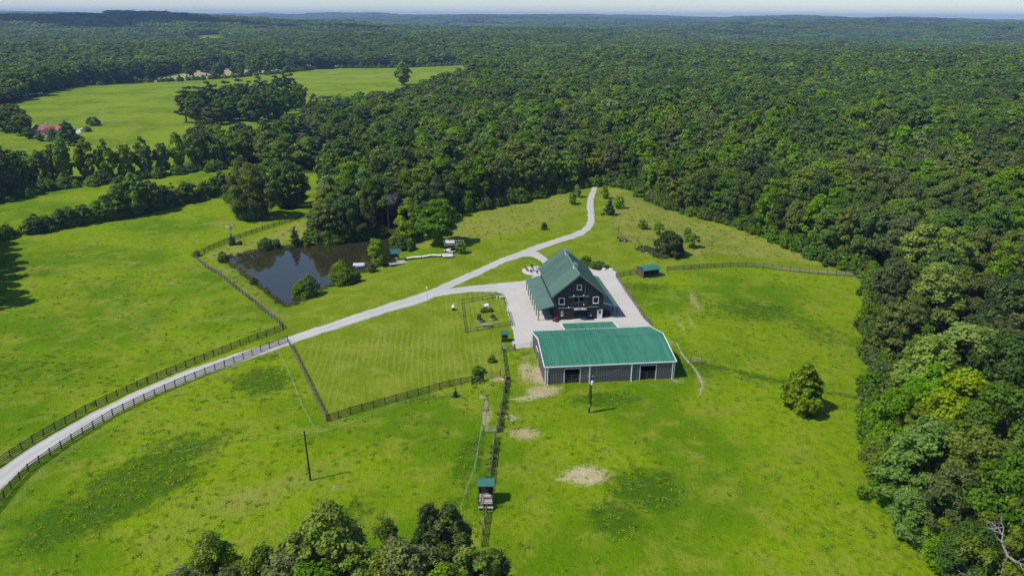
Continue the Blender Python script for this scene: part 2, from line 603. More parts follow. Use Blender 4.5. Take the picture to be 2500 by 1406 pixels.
def streak(arr, ch, pts, w, val=1.0):
    L = GL(pts)
    lo, hi = L.min(0)-w*3, L.max(0)+w*3
    m = _ni[((GP[_ni] >= lo) & (GP[_ni] <= hi)).all(1)]
    v = val*(1-S((line_d(GP[m], L)-w*.3)/(w*1.1)))
    arr[m, ch] = np.maximum(arr[m, ch], v)

LAWN = GL([(708, 838), (797, 1025), (1100, 940), (1225, 914), (1228, 850), (1250, 800), (1225, 720), (1160, 713), (1010, 737), (850, 790), (760, 815)])
paint(ma, 0, LAWN, 1, 1.0)
paint(mb_, 1, LAWN, 1, 1.0)
paint(ma, 0, GL([(690, 810), (672, 778), (700, 752), (735, 742), (765, 720), (880, 672), (945, 652), (1060, 628), (1112, 612), (1135, 603), (1200, 590), (1300, 566), (1370, 542),
                 (1393, 512), (1408, 475), (1425, 458), (1440, 458), (1435, 540), (1400, 575), (1265, 618), (1120, 680), (940, 745), (760, 805)]), .9, 1.2)
paint(ma, 0, GL([(1068, 710), (1160, 668), (1255, 630), (1315, 637), (1330, 660), (1283, 686), (1150, 697)]), 1, .8)
paint(ma, 0, GL([(1310, 612), (1400, 588), (1450, 555), (1456, 470), (1472, 458), (1478, 500), (1488, 540), (1515, 585), (1545, 612), (1610, 635), (1680, 632), (1760, 626),
                 (1850, 632), (1940, 640), (2060, 658), (1950, 654), (1800, 646), (1640, 652), (1500, 668), (1430, 655), (1340, 640)]), .95, 1.2)
paint(ma, 3, GL([(1480, 462), (1540, 468), (1600, 505), (1740, 545), (1880, 590), (2050, 655), (1930, 636), (1760, 622), (1690, 628), (1560, 610), (1500, 560)]), .60, 3)
paint(ma, 3, GL([(1110, 545), (1200, 515), (1390, 472), (1400, 500), (1370, 540), (1290, 562), (1120, 600), (1000, 612), (960, 600)]), .56, 2)
paint(ma, 3, GL([(490, 630), (570, 598), (740, 540), (770, 580), (640, 612), (560, 635)]), .62, 2)
paint(ma, 3, GL([(520, 645), (560, 650), (680, 752), (700, 770), (670, 770), (600, 720)]), .35, 1.5)
for c, w, v in ((C4, 5, 1.), (C5, 8, 1.)):
    paint(mb_, 2, c, v, w)
paint(ma, 3, C3, .12, 10)
blob(ma, 3, 960, 185, 130, 60, .4)
# lush, darker clover and tall clumps
for px, py, rx, ry, v, ro in [(1575, 1195, 7.5, 7, .9, 0), (1500, 1265, 6, 5, .75, 0), (280, 1230, 6, 17, .95, -.75), (380, 1130, 5, 15, .85, -.8), (150, 1250, 5, 9, .6, -.8), (430, 1080, 4, 9, .55, -.7),
                              (640, 930, 7, 9, .75, .3), (1850, 760, 14, 9, .75, .2), (1980, 800, 8, 14, .5, 0), (1480, 975, 9, 4, .7, .1), (1700, 900, 7, 5, .6, 0), (1150, 1110, 3, 10, .7, -.2),
                              (1120, 1230, 3, 7, .45, -.3), (860, 1250, 4, 6, .5, -.6), (1010, 975, 12, 2, .5, .2), (1180, 1180, 2, 10, .6, 0), (1570, 700, 10, 4, .6, 0), (1900, 930, 12, 3, .55, -.2),
                              (1275, 870, 3, 4, .5, 0), (1180, 760, 5, 7, .45, 0), (60, 900, 20, 12, .35, .4), (300, 700, 30, 12, .3, .3), (2000, 1250, 12, 14, .25, .4), (650, 870, 6, 3, .5, 0)]:
    blob(ma, 2, px, py, rx, ry, v, ro)
# bare soil, sand, straw
for px, py, rx, ry, v, ro in [(1432, 1160, 4.8, 3.4, .95, .1), (1380, 1168, 3, 1.3, .75, .1), (1325, 955, 4.0, 3.2, 1.0, .2), (1345, 948, 4, 1.5, .7, .1), (1285, 972, 3.5, 1.6, .85, .25), (1318, 915, 2.8, 6.0, 1.0, 0), (1282, 905, 1.9, 8.0, .8, 0), (1285, 875, 2, 3.5, .5, 0),
                              (1262, 975, 2, .9, .75, 0), (1280, 1058, 3.8, 2.8, .85, 0), (1250, 1020, 2.5, 1.5, .6, 0), (1215, 925, 2.2, 1.5, .9, 0), (1190, 945, 3.5, 2, .45, 0),
                              (1200, 1015, 1.2, 3, .5, 0), (1695, 735, 1.6, 13, .62, -.1), (1662, 790, 1.2, 9, .55, 0), (1690, 790, 1.2, 7, .5, 0), (1640, 770, 2.5, 5, .35, 0), (1630, 832, 1.6, 4, .6, .3), (1655, 930, 2.5, 1.6, .6, 0), (1540, 935, 2, .8, .5, .6),
                              (1600, 672, 4, 1.3, .9, 0), (1575, 676, 1, .8, .9, 0), (1700, 1110, 2, 1.5, .4, 0), (1715, 1150, 1.2, 2, .35, 0), (760, 1172, .8, .6, .6, 0), (1438, 1008, .8, .6, .6, 0),
                              (825, 1190, 2.2, 1.6, .45, 0), (710, 1055, 2.6, 1.2, .4, .3), (1480, 666, 5, 1.4, .7, -.2), (1430, 650, 4, 1.4, .6, 0), (1250, 850, 2, 1, .7, 0), (1620, 940, 6, .8, .35, .1), (1590, 805, 1.8, 2.5, .6, 0)]:
    blob(ma, 1, px, py, rx, ry, v, ro)
for px, py, rx, ry, v, ro in [(545, 545, 7, 5, .8, .3), (260, 295, 18, 14, .5, 0), (600, 590, 8, 4, .35, .3), (880, 985, 1, .7, .5, 0), (1590, 575, 9, 6, .3, 0), (470, 1280, 9, 3, .3, .6), (620, 1215, 16, 4, .35, .6)]:
    blob(ma, 3, px, py, rx, ry, v, ro)
streak(ma, 1, [(1178, 968), (1188, 985), (1184, 1010), (1182, 1048)], .5, .8)
streak(ma, 1, [(1690, 895), (1705, 915), (1714, 940), (1708, 965)], .35, .8)
streak(ma, 1, [(1650, 845), (1668, 870)], .3, .5)
streak(ma, 1, [(1900, 655), (2000, 662), (2110, 668)], 1.1, .8)
streak(ma, 2, [(1700, 885), (1800, 905), (1900, 930), (2000, 955), (2120, 975)], .9, .8)
for a in ([(345, 1290), (352, 1340), (365, 1372)], [(380, 1265), (392, 1310), (415, 1350)], [(430, 1230), (440, 1290)]):
    streak(ma, 1, a, .22, .42)
streak(ma, 1, [(270, 245), (300, 252), (262, 268), (252, 280), (320, 295), (338, 310), (300, 338)], 2.2, .5)
streak(ma, 2, [(0, 640), (200, 690), (420, 660)], 3, .3)
for k in range(5):
    streak(ma, 3, [(60+70*k, 660+38*k), (260+50*k, 640+52*k), (470+30*k, 655+38*k)], 2.6, .13)
for k, (a, b) in enumerate([((1005, 185), (1090, 178)), ((740, 200), (1000, 178))]):
    streak(ma, 3, [a, b], 6, .5)
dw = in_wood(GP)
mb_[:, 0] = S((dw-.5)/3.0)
E_ground = np.arange(len(GP)).reshape(GX.shape)
gf = np.stack([E_ground[:-1, :-1], E_ground[:-1, 1:], E_ground[1:, 1:], E_ground[1:, :-1]], -1).reshape(-1, 4)

def ground_material():
    m, nt, b = new_mat('meadow_ground')
    n = N(nt)
    tc = n.new('ShaderNodeTexCoord').outputs['Object']
    A = n.new('ShaderNodeAttribute', attribute_name='ma')
    B = n.new('ShaderNodeAttribute', attribute_name='mb')
    sa, sb = n.new('ShaderNodeSeparateColor'), n.new('ShaderNodeSeparateColor')
    nt.links.new(A.outputs['Color'], sa.inputs[0])
    nt.links.new(B.outputs['Color'], sb.inputs[0])
    mow, dirt, lush, dry = sa.outputs[0], sa.outputs[1], sa.outputs[2], A.outputs['Alpha']
    wood, stripe, hay = sb.outputs[0], sb.outputs[1], sb.outputs[2]
    big = n.noise(tc, .028, 3, .5)
    mid = n.noise(tc, .16, 4, .6, .4)
    fine = n.noise(tc, .9, 5, .68)
    tuft = n.noise(tc, 3.4, 3, .7)
    # pasture
    c = n.mix(n.rng(big, .42, .58), (.092, .178, .002), (.180, .262, .004))
    c = n.mix(n.rng(mid, .45, .66, 0, .8), c, (.212, .246, .022))
    mid2 = n.noise(tc, .42, 5, .65, .6)
    c = n.mix(n.rng(mid2, .50, .68, 0, .6), c, (.080, .165, .0))
    spk = n.noise(tc, 2.0, 4, .8)
    c = n.mix(n.rng(spk, .58, .74, 0, .38), c, (.070, .140, .0))
    c = n.mix(n.rng(fine, .46, .70, 0, .7), c, (.078, .150, .0))
    c = n.mix(n.rng(tuft, .52, .72, 0, .6), c, (.205, .278, .022))
    # lush clumps
    lm = n.math('MULTIPLY', n.rng(n.math('ADD', lush, n.math('MULTIPLY', n.math('SUBTRACT', n.noise(tc, .55, 7, .72, .5), .5), 1.9)), .22, .78), n.rng(lush, .02, .25, 0, .92))
    c = n.mix(lm, c, n.mix(n.rng(tuft, .4, .65), (.034, .092, .004), (.070, .140, .004)))
    # mown turf, pale with faint mower passes
    mw = n.new('ShaderNodeMapping')
    n.put(mw.inputs['Vector'], tc)
    mw.inputs['Rotation'].default_value = (0, 0, math.radians(-6))
    wv = n.new('ShaderNodeTexWave', wave_type='BANDS', bands_direction='X', wave_profile='SIN')
    n.put(wv.inputs['Vector'], mw.outputs[0])
    wv.inputs['Scale'].default_value = .26
    wv.inputs['Distortion'].default_value = 2.2
    wv.inputs['Detail'].default_value = 3
    wv.inputs['Detail Scale'].default_value = .6
    mc = n.mix(n.rng(mid, .38, .66), (.138, .198, .004), (.198, .245, .022))
    mc = n.mix(n.math('MULTIPLY', n.rng(wv.outputs['Fac'], .45, .95), n.math('MULTIPLY', n.math('MULTIPLY', stripe, .42), n.rng(big, .35, .6))), mc, (.26, .275, .065))
    mc = n.mix(n.rng(fine, .48, .72, 0, .6), mc, (.100, .150, .004))
    mc = n.mix(n.rng(tuft, .52, .74, 0, .4), mc, (.25, .27, .05))
    c = n.mix(mow, c, mc)
    # dry seeding grass
    dm = n.math('MULTIPLY', dry, n.rng(n.math('ADD', fine, mid), .75, 1.2, .45, 1.3), clamp=True)
    c = n.mix(dm, c, n.mix(n.rng(fine, .4, .7), (.27, .25, .07), (.20, .19, .03)))
    # bare soil with ragged edges
    bm = n.rng(n.math('ADD', dirt, n.math('MULTIPLY', n.math('SUBTRACT', n.noise(tc, 1.9, 6, .8), .5), 2.6)), .34, .95)
    bm = n.math('MULTIPLY', bm, n.rng(dirt, .02, .2))
    c = n.mix(bm, c, n.mix(n.rng(mid, .35, .65), (.46, .385, .23), (.36, .29, .16)))
    # hay stubble
    c = n.mix(hay, c, n.mix(n.rng(mid, .3, .7), (.36, .32, .19), (.27, .26, .13)))
    # woodland floor
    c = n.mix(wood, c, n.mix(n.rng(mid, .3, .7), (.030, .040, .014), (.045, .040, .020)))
    # far canopy-coloured land is seen only between the trees
    n.put(b.inputs['Base Color'], c)
    b.inputs['Roughness'].default_value = .95
    b.inputs['Specular IOR Level'].default_value = .02
    h = n.math('ADD', n.math('MULTIPLY', fine, 1.0), n.math('MULTIPLY', tuft, .45))
    n.put(b.inputs['Normal'], n.bump(h, .9, .5))
    return m

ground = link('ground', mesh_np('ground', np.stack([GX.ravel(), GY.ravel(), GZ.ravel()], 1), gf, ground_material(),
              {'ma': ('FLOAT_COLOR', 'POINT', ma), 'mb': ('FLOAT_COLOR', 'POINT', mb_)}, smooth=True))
tag(ground, 'green pasture and meadow ground of the farm', 'ground', kind='structure')

# ------------------------------------------------------------------ pond water
def water_material():
    m, nt, b = new_mat('pond_water')
    n = N(nt)
    tc = n.new('ShaderNodeTexCoord').outputs['Object']
    n.put(b.inputs['Base Color'], n.mix(n.noise(tc, .12, 3), (.022, .022, .009), (.032, .029, .012)))
    b.inputs['Roughness'].default_value = .035
    b.inputs['IOR'].default_value = 1.4
    b.inputs['Specular IOR Level'].default_value = .75
    n.put(b.inputs['Normal'], n.bump(n.noise(tc, 1.4, 2), .05, .05))
    return m
wp = smooth_line(POND, 160, closed=True)
cc = wp.mean(0)
wv_ = [(*cc, WATER_Z)]
wf_ = []
rings = np.linspace(0, 1.02, 9)[1:]
for i, t in enumerate(rings):
    for p in wp:
        q = cc+(p-cc)*t
        wv_.append((q[0], q[1], WATER_Z))
nW = len(wp)
wf_ = [(0, 1+k, 1+(k+1) % nW) for k in range(nW)]
for i in range(len(rings)-1):
    for k in range(nW):
        a, b2 = 1+i*nW+k, 1+i*nW+(k+1) % nW
        wf_.append((a, a+nW, b2+nW, b2))
pm = bpy.data.meshes.new('pond')
pm.from_pydata(wv_, [], wf_)
pm.materials.append(water_material())
pond = link('pond_water', pm)
tag(pond, 'dark still farm pond reflecting trees and sky', 'pond', kind='structure')

# ------------------------------------------------------------------ driveway, yard
def gravel_material(name, c1, c2, c3, tracks=True):
    m, nt, b = new_mat(name)
    n = N(nt)
    tc = n.new('ShaderNodeTexCoord').outputs['Object']
    big, mid, fine = n.noise(tc, .12, 3), n.noise(tc, .7, 4, .6), n.noise(tc, 6, 3, .7)
    c = n.mix(n.rng(big, .3, .7), c1, c2)
    c = n.mix(n.rng(mid, .52, .78, 0, .6), c, c3)
    c = n.mix(n.rng(fine, .45, .75, 0, .35), c, tuple(x*.72 for x in c1))
    ac = n.new('ShaderNodeAttribute', attribute_name='across').outputs['Fac']
    if tracks:
        dc = n.math('ABSOLUTE', n.math('SUBTRACT', n.math('ABSOLUTE', n.math('SUBTRACT', ac, .5)), .21))
        off = n.math('MULTIPLY', n.rng(n.math('ADD', dc, n.math('MULTIPLY', n.math('SUBTRACT', mid, .5), .12)), .05, .16), .42)
        c = n.mix(off, c, (.30, .29, .255))
        edge = n.rng(n.math('ADD', n.math('ABSOLUTE', n.math('SUBTRACT', ac, .5)), n.math('MULTIPLY', n.math('SUBTRACT', n.noise(tc, 1.2, 4, .7), .5), .22)), .43, .50)
        c = n.mix(n.math('MULTIPLY', edge, .75), c, (.20, .21, .10))
    else:
        st = n.noise(tc, .35, 4, .6, .5)
        c = n.mix(n.rng(st, .52, .7, 0, .5), c, (.36, .345, .31))
    n.put(b.inputs['Base Color'], c)
    b.inputs['Roughness'].default_value = .95
    b.inputs['Specular IOR Level'].default_value = .15
    n.put(b.inputs['Normal'], n.bump(n.math('ADD', mid, fine), .35, .05))
    return m
M['gravel'] = gravel_material('limestone_gravel', (.46, .445, .415), (.42, .405, .37), (.52, .505, .47))
M['yard'] = gravel_material('packed_stone_yard', (.475, .455, .415), (.44, .42, .375), (.51, .485, .44), False)

def strip(name, left, right, n, lift, mat, rag=.14, mid=9):
    """road between two edge lines, draped on the ground, with ragged edges and a slight crown"""
    A, B = smooth_line(left, n), smooth_line(right, n)
    V, AC = [], []
    for a, b in zip(A, B):
        d = (b-a)/max(np.linalg.norm(b-a), .01)
        a2, b2 = a+d*rng.normal(0, rag), b+d*rng.normal(0, rag)
        for t in np.linspace(0, 1, mid+2):
            q = a2+(b2-a2)*t
            AC.append(t)
            V.append((q[0], q[1], lift*(.35+.65*math.sin(PI*t)**.5)))
    k = mid+2
    F = [(i*k+j, (i+1)*k+j, (i+1)*k+j+1, i*k+j+1) for i in range(n-1) for j in range(k-1)]
    V, F = np.array(V), np.array(F)
    V[:, 2] += terrain(V[:, 0], V[:, 1])
    # faces up
    nz = np.cross(V[F[0][1]]-V[F[0][0]], V[F[0][3]]-V[F[0][0]])[2]
    if nz < 0:
        F = F[:, ::-1]
    return tag(link(name, mesh_np(name, V, F, mat, {'across': ('FLOAT', 'POINT', AC)}, smooth=True)), '', 'road', kind='structure')

UP = [(-140, 1225), (-60, 1180), (0, 1143), (60, 1102), (150, 1048), (250, 995), (350, 947), (450, 906), (550, 871), (640, 843), (700, 823), (760, 803), (850, 773), (940, 743),
      (1030, 715), (1075, 697), (1120, 676), (1170, 655), (1220, 632), (1265, 615), (1310, 598), (1360, 582), (1400, 569), (1424, 556), (1434, 540), (1434, 520), (1432, 500),
      (1436, 480), (1444, 462), (1450, 448)]
DN = [(-140, 1290), (-60, 1238), (0, 1196), (60, 1145), (150, 1086), (250, 1030), (350, 978), (450, 935), (550, 898), (640, 866), (700, 845), (760, 823), (850, 795), (940, 765),
      (1035, 738), (1085, 712), (1130, 690), (1180, 668), (1232, 642), (1275, 628), (1320, 610), (1366, 593), (1404, 582), (1430, 570), (1447, 553), (1452, 533), (1450, 512),
      (1450, 492), (1455, 470), (1464, 448)]
strip('driveway', GL(UP), GL(DN), 220, .07, M['gravel'])['label'] = 'pale gravel driveway curving from the lower left to the wood'
strip('driveway_branch', GL([(1025, 722), (1068, 711), (1130, 700), (1210, 692), (1290, 685)]), GL([(1000, 744), (1055, 727), (1110, 718), (1165, 713), (1300, 716)]), 60, .045, M['gravel'])['label'] = 'gravel branch from the driveway to the barn yard'
strip('driveway_loop', GL([(1262, 617), (1300, 612), (1322, 620), (1345, 636), (1400, 655)]), GL([(1240, 634), (1290, 627), (1318, 637), (1330, 650), (1360, 672)]), 50, .055, M['gravel'])['label'] = 'gravel loop leading round behind the barn'

YARD_PX = [(1208, 694), (1285, 684), (1320, 660), (1360, 650), (1420, 645), (1470, 655), (1500, 664), (1515, 688), (1545, 733), (1570, 770), (1594, 800), (1606, 815), (1590, 850), (1300, 850), (1268, 852),
           (1250, 846), (1252, 830), (1250, 800), (1243, 775), (1234, 738), (1228, 722), (1214, 713)]
yp = smooth_line(GL(YARD_PX), 150, closed=True)
yp = yp + rng.normal(0, .10, yp.shape)
tri = tessellate_polygon([[Vector((p[0], p[1], 0)) for p in yp]])
ym = bpy.data.meshes.new('yard')
ym.from_pydata([(p[0], p[1], Z1(p)+.085) for p in yp], [], [tuple(t) for t in tri])
bm = bmesh.new()
bm.from_mesh(ym)
bmesh.ops.recalc_face_normals(bm, faces=bm.faces)
if bm.faces[0].normal.z < 0:
    bmesh.ops.reverse_faces(bm, faces=bm.faces)
bm.to_mesh(ym)
ym.materials.append(M['yard'])
tag(link('yard_paving', ym), 'pale stone yard around the dark barn', 'yard', kind='structure')

# worn dirt tracks
M['dirt'] = gravel_material('bare_dirt', (.30, .27, .16), (.25, .23, .12), (.34, .30, .19), False)
def track(name, pts, w, label):
    L = smooth_line(GL(pts), 40)
    D = np.gradient(L, axis=0)
    D /= np.linalg.norm(D, axis=1, keepdims=True)
    Nn = np.stack([-D[:, 1], D[:, 0]], 1)
    ww = w*(.5+.5*np.sin(np.linspace(.25, PI-.25, 40)))[:, None]
    strip(name, L+Nn*ww/2, L-Nn*ww/2, 90, .10, M['dirt'], w*.12, 3)['label'] = label
track('dirt_track', [(1652, 838), (1668, 868), (1690, 893), (1706, 915), (1715, 940), (1709, 968)], .48, 'narrow dirt track curving past the right end of the arena')
track('horse_path', [(1172, 964), (1184, 970), (1189, 986), (1184, 1012), (1182, 1052)], .5, 'sandy horse path in the narrow lane above the gate')
# far road at upper left and the far track
strip('far_road', GL([(-60, 250), (0, 236), (40, 224), (75, 217)]), GL([(-60, 260), (0, 243), (40, 230), (78, 220)]), 30, .3, M['asphalt'], 0)['label'] = 'grey country road beyond the far left meadow'

# ------------------------------------------------------------------ buildings
def wall_cells(mb, u0, u1, top, holes, w0, w1, axis='y', z0=0.0, breaks=()):
    """wall in the (u,z) plane from z0 up to top(u), with rectangular openings, thickness w0..w1"""
    us = sorted(set([u0, u1]+[h[i] for h in holes for i in (0, 1)]+list(breaks)))
    us = [u for u in us if u0 <= u <= u1]
    for a, b in zip(us[:-1], us[1:]):
        zs = sorted((h[2], h[3]) for h in holes if h[0] < (a+b)/2 < h[1])
        z = z0
        for lo, hi in zs:
            if lo > z+.001:
                mb.prism([(a, z), (b, z), (b, lo), (a, lo)], w0, w1, axis)
            z = hi
        mb.prism([(a, z), (b, z), (b, top(b)), (a, top(a))], w0, w1, axis)
    return mb

def battens(mb, u0, u1, top, holes, w, step, bw, d, axis='y', z0=0.0):
    """raised vertical boards / ribs on a wall face at depth w (outwards d)"""
    n = int((u1-u0)/step)
    for i in range(n+1):
        u = u0+.02+(u1-u0-.04)*i/n
        segs, z = [], z0
        for lo, hi in sorted((h[2], h[3]) for h in holes if h[0]-bw < u < h[1]+bw):
            if lo > z+.02:
                segs.append((z, lo))
            z = hi
        segs.append((z, top(u)-.02))
        for a, b in segs:
            if b-a > .05:
                mb.prism([(u-bw/2, a), (u+bw/2, a), (u+bw/2, b), (u-bw/2, b)], w, w+d, axis)
    return mb

def window(parent, u0, u1, z0, z1, w, fw=.12, depth=.07, label=None, mat='white'):
    """window on a front wall facing -w: outer size u0..u1 x z0..z1"""
    e = MB()
    e.box(u0, u1, w-depth, w+.02, z0, z0+fw).box(u0, u1, w-depth, w+.02, z1-fw, z1)
    e.box(u0, u0+fw, w-depth, w+.02, z0+fw, z1-fw).box(u1-fw, u1, w-depth, w+.02, z0+fw, z1-fw)
    win = part('window', e, mat, parent, label)
    part('pane', MB().box(u0+fw, u1-fw, w-.025, w+.015, z0+fw, z1-fw), 'glass', win)
    part('glazing_bar', MB().box(u0+fw, u1-fw, w-.04, w-.026, (z0+z1)/2-.02, (z0+z1)/2+.02), 'fence_grey', win)
    part('sill', MB().box(u0-.05, u1+.05, w-depth-.06, w-depth-.001, z0-.04, z0+.04), mat, win)
    return win

# ---- the dark barn
BL, BW, BR = 20.17, 5.59, 6.10           # length, half width of walls, half width at the eaves
BE, BP = 5.79, 10.73                     # eave and ridge height
slope = (BP-BE)/BR
barn = thing('barn', 'big charcoal barn with steep green metal roof, two cupolas and lean-tos', 'barn', (14.8997, 156.6915, .06), .117)
top = lambda u: BP-.12-slope*abs(u)
holes = [(-1.15, 2.05, 0, 2.55), (-.95, 1.02, 3.25, 5.36)]
w = MB()
wall_cells(w, -BW, BW, top, holes, 0, .18, breaks=(0,))
battens(w, -BW, BW, top, holes, -.001, .31, .06, -.035)
part('front_wall', w, 'charcoal', barn)
w = MB()
wall_cells(w, -BW, BW, top, [], BL-.6, BL-.42, breaks=(0,))
part('back_wall', w, 'charcoal', barn)
for s in (-1, 1):
    w = MB()
    wall_cells(w, .18, BL-.6, lambda u: BE+.25, [], s*BW-(.18 if s > 0 else 0), s*BW+(0 if s > 0 else .18), 'x')
    battens(w, .18, BL-.6, lambda u: BE+.1, [], s*BW, .31, .06, s*.035, 'x')
    part('side_wall', w, 'charcoal', barn)
# roof slopes with standing seams, ridge cap, eave boards
for s in (-1, 1):
    r = MB()
    a, b = (s*BR, -.5, BE), (s*BR, BL, BE)
    c, d = (0, BL, BP), (0, -.5, BP)
    quad = [a, b, c, d] if s > 0 else [b, a, d, c]
    r.slab(quad, .09)
    r.ribs(quad, .58, .09, .085)
    ro = part('roof', r, 'roof_barn', barn)
    f = MB()
    f.slab([(s*BR, -.53, BE+.03), (s*BR, -.5, BE+.03), (0, -.5, BP+.03), (0, -.53, BP+.03)] if s > 0 else [(s*BR, -.5, BE+.03), (s*BR, -.53, BE+.03), (0, -.53, BP+.03), (0, -.5, BP+.03)], .26)
    part('barge_board', f, 'green_trim', ro)
    g = MB().box(s*BR-(.0 if s > 0 else .10), s*BR+(.10 if s > 0 else 0), -.5, BL, BE-.16, BE-.02)
    part('gutter', g, 'roof_barn', ro)
rc = MB()
rc.prism([(-.22, BP-.12), (0, BP+.07), (.22, BP-.12), (0, BP+.02)], -.52, BL+.02)
part('ridge_cap', rc, 'green_trim', barn)
# exposed rafter feet of the left side between roof and lean-to
for i in range(14):
    y = .4+i*1.45
    part('bracket', MB().bar((-BW-.04, y, 5.0), (-BR+.08, y, BE-.10), .10, .12), 'wood_grey', barn)
# cupolas
for y in (5.05, 15.5):
    cu = MB().box(-.42, .42, y-.42, y+.42, BP-.36, BP+.66)
    cup = part('cupola', cu, 'white', barn)
    lv = MB()
    for k in range(4):
        z = BP+.14+k*.11
        lv.box(-.30, .30, y-.45, y-.421, z, z+.05)
        lv.box(-.45, -.421, y-.30, y+.30, z, z+.05)
        lv.box(.421, .45, y-.30, y+.30, z, z+.05)
    part('louvre', lv, 'fence_grey', cup)
    pr = MB().add([(-.58, y-.58, BP+.66), (.58, y-.58, BP+.66), (.58, y+.58, BP+.66), (-.58, y+.58, BP+.66), (0, y, BP+1.2)], [(0, 1, 4), (1, 2, 4), (2, 3, 4), (3, 0, 4), (3, 2, 1, 0)])
    part('cupola_roof', pr, 'green_trim', cup)
    part('finial', MB().tube([(0, y, BP+1.15), (0, y, BP+1.5)], [.04, .015]), 'galv', cup)
# windows of the gable
window(barn, -.57, .57, 7.05, 8.2, -.04)
window(barn, -4.52, -3.22, 3.74, 5.27, -.04)
window(barn, 3.2, 4.52, 3.70, 5.25, -.04)
window(barn, -3.95, -3.5, 1.03, 2.13, -.13, .08)
# loft door: track, two leaves slid half aside, mullion and railing
part('loft_track', MB().box(-2.35, 2.33, -.30, -.03, 5.40, 5.60), 'green_trim', barn)
for a, b in ((-1.95, -.96), (1.03, 2.02)):
    d = MB().box(a, b, -.12, -.05, 3.27, 5.39)
    battens(d, a+.03, b-.03, lambda u: 5.36, [], -.121, .24, .04, -.02, z0=3.3)
    part('loft_door', d, 'charcoal', barn)
lm = MB().box(-.02, .08, .02, .1, 3.25, 5.36)
part('mullion', lm, 'wood_grey', barn)
rl = MB().box(-.93, 1.0, .04, .09, 4.18, 4.26).box(-.93, 1.0, .04, .09, 3.75, 3.81)
for u in (-.7, -.35, .35, .7):
    rl.box(u-.02, u+.02, .05, .08, 3.26, 4.2)
part('loft_railing', rl, 'wood_grey', barn)
# hay balcony of separate planks
bal = MB().box(-1.15, 1.62, -1.35, -.06, 2.62, 2.74)
balc = part('balcony', bal, 'wood_dark', barn)
for k in range(8):
    y0 = -1.34+k*.16
    part('plank', MB().box(-1.17, 1.64, y0, y0+.145, 2.741, 2.785), 'wood_grey', balc)
for u in (-1.0, 1.45):
    part('brace', MB().bar((u, -1.2, 2.62), (u, -.08, 1.75), .10), 'wood_dark', balc)
part('handrail', MB().bar((1.3, -1.3, 2.79), (1.65, -.1, 3.9), .05), 'wood_dark', balc)
part('beam_end', MB().bar((-.2, -1.2, 2.86), (.35, -.9, 2.86), .12), 'wood_dark', balc)
# big ground-floor sliding doors and tracks
part('door_track', MB().box(-4.5, -1.16, -.28, -.03, 2.80, 2.99), 'green_trim', barn)
part('door_track', MB().box(1.7, 4.5, -.28, -.03, 2.80, 2.99), 'green_trim', barn)
d = MB().box(-3.46, -1.08, -.12, -.05, .03, 2.79)
battens(d, -3.44, -1.1, lambda u: 2.76, [], -.121, .2, .045, -.02, z0=.05)
part('sliding_door', d, 'charcoal', barn)
d = MB().box(2.05, 4.15, -.12, -.05, .03, 2.79)
battens(d, 2.07, 4.13, lambda u: 2.76, [], -.121, .2, .045, -.02, z0=.05)
rd = part('sliding_door', d, 'charcoal', barn)
la = MB()
for u in (2.62, 3.12):
    la.box(u-.03, u+.03, -.24, -.16, .05, 2.78)
for k in range(8):
    la.box(2.65, 3.09, -.23, -.18, .3+k*.31, .34+k*.31)
part('ladder', la, 'wood_dark', barn)
part('notice', MB().box(2.66, 3.05, -.20, -.15, .72, 1.08), 'white', rd)
# white personnel door
dr = part('entrance_door', MB().box(4.30, 5.50, -.10, -.02, .02, 2.16), 'white', barn, 'white entrance door with a glazed upper half')
part('pane', MB().box(4.62, 5.16, -.115, -.101, 1.2, 1.9), 'glass', dr)
part('handle', MB().box(4.44, 4.5, -.16, -.101, .98, 1.1), 'galv', dr)
part('belt_trim', MB().box(2.35, 4.75, -.07, -.037, 5.8, 5.9), 'charcoal', barn)
part('belt_trim', MB().box(-4.75, -2.4, -.07, -.037, 5.8, 5.9), 'charcoal', barn)
for u in (-1.25, 1.33):
    part('downpipe', MB().tube([(u, -.10, 5.62), (u, -.10, 9.2 if u > 0 else 8.9)], .05), 'fence_grey', barn)
for u, z in ((-1.16, 5.78), (1.02, 5.78), (1.12, 3.6), (-2.3, 3.08)):
    la = part('wall_lamp', MB().tube([(u, -.05, z+.12), (u, -.30, z+.2), (u, -.34, z+.1)], .03), 'galv', barn)
    part('lamp_shade', MB().lathe([(.03, z+.14), (.14, z-.02), (.12, z-.08), (.02, z-.09)], 10, (u, -.34)), 'white', la)
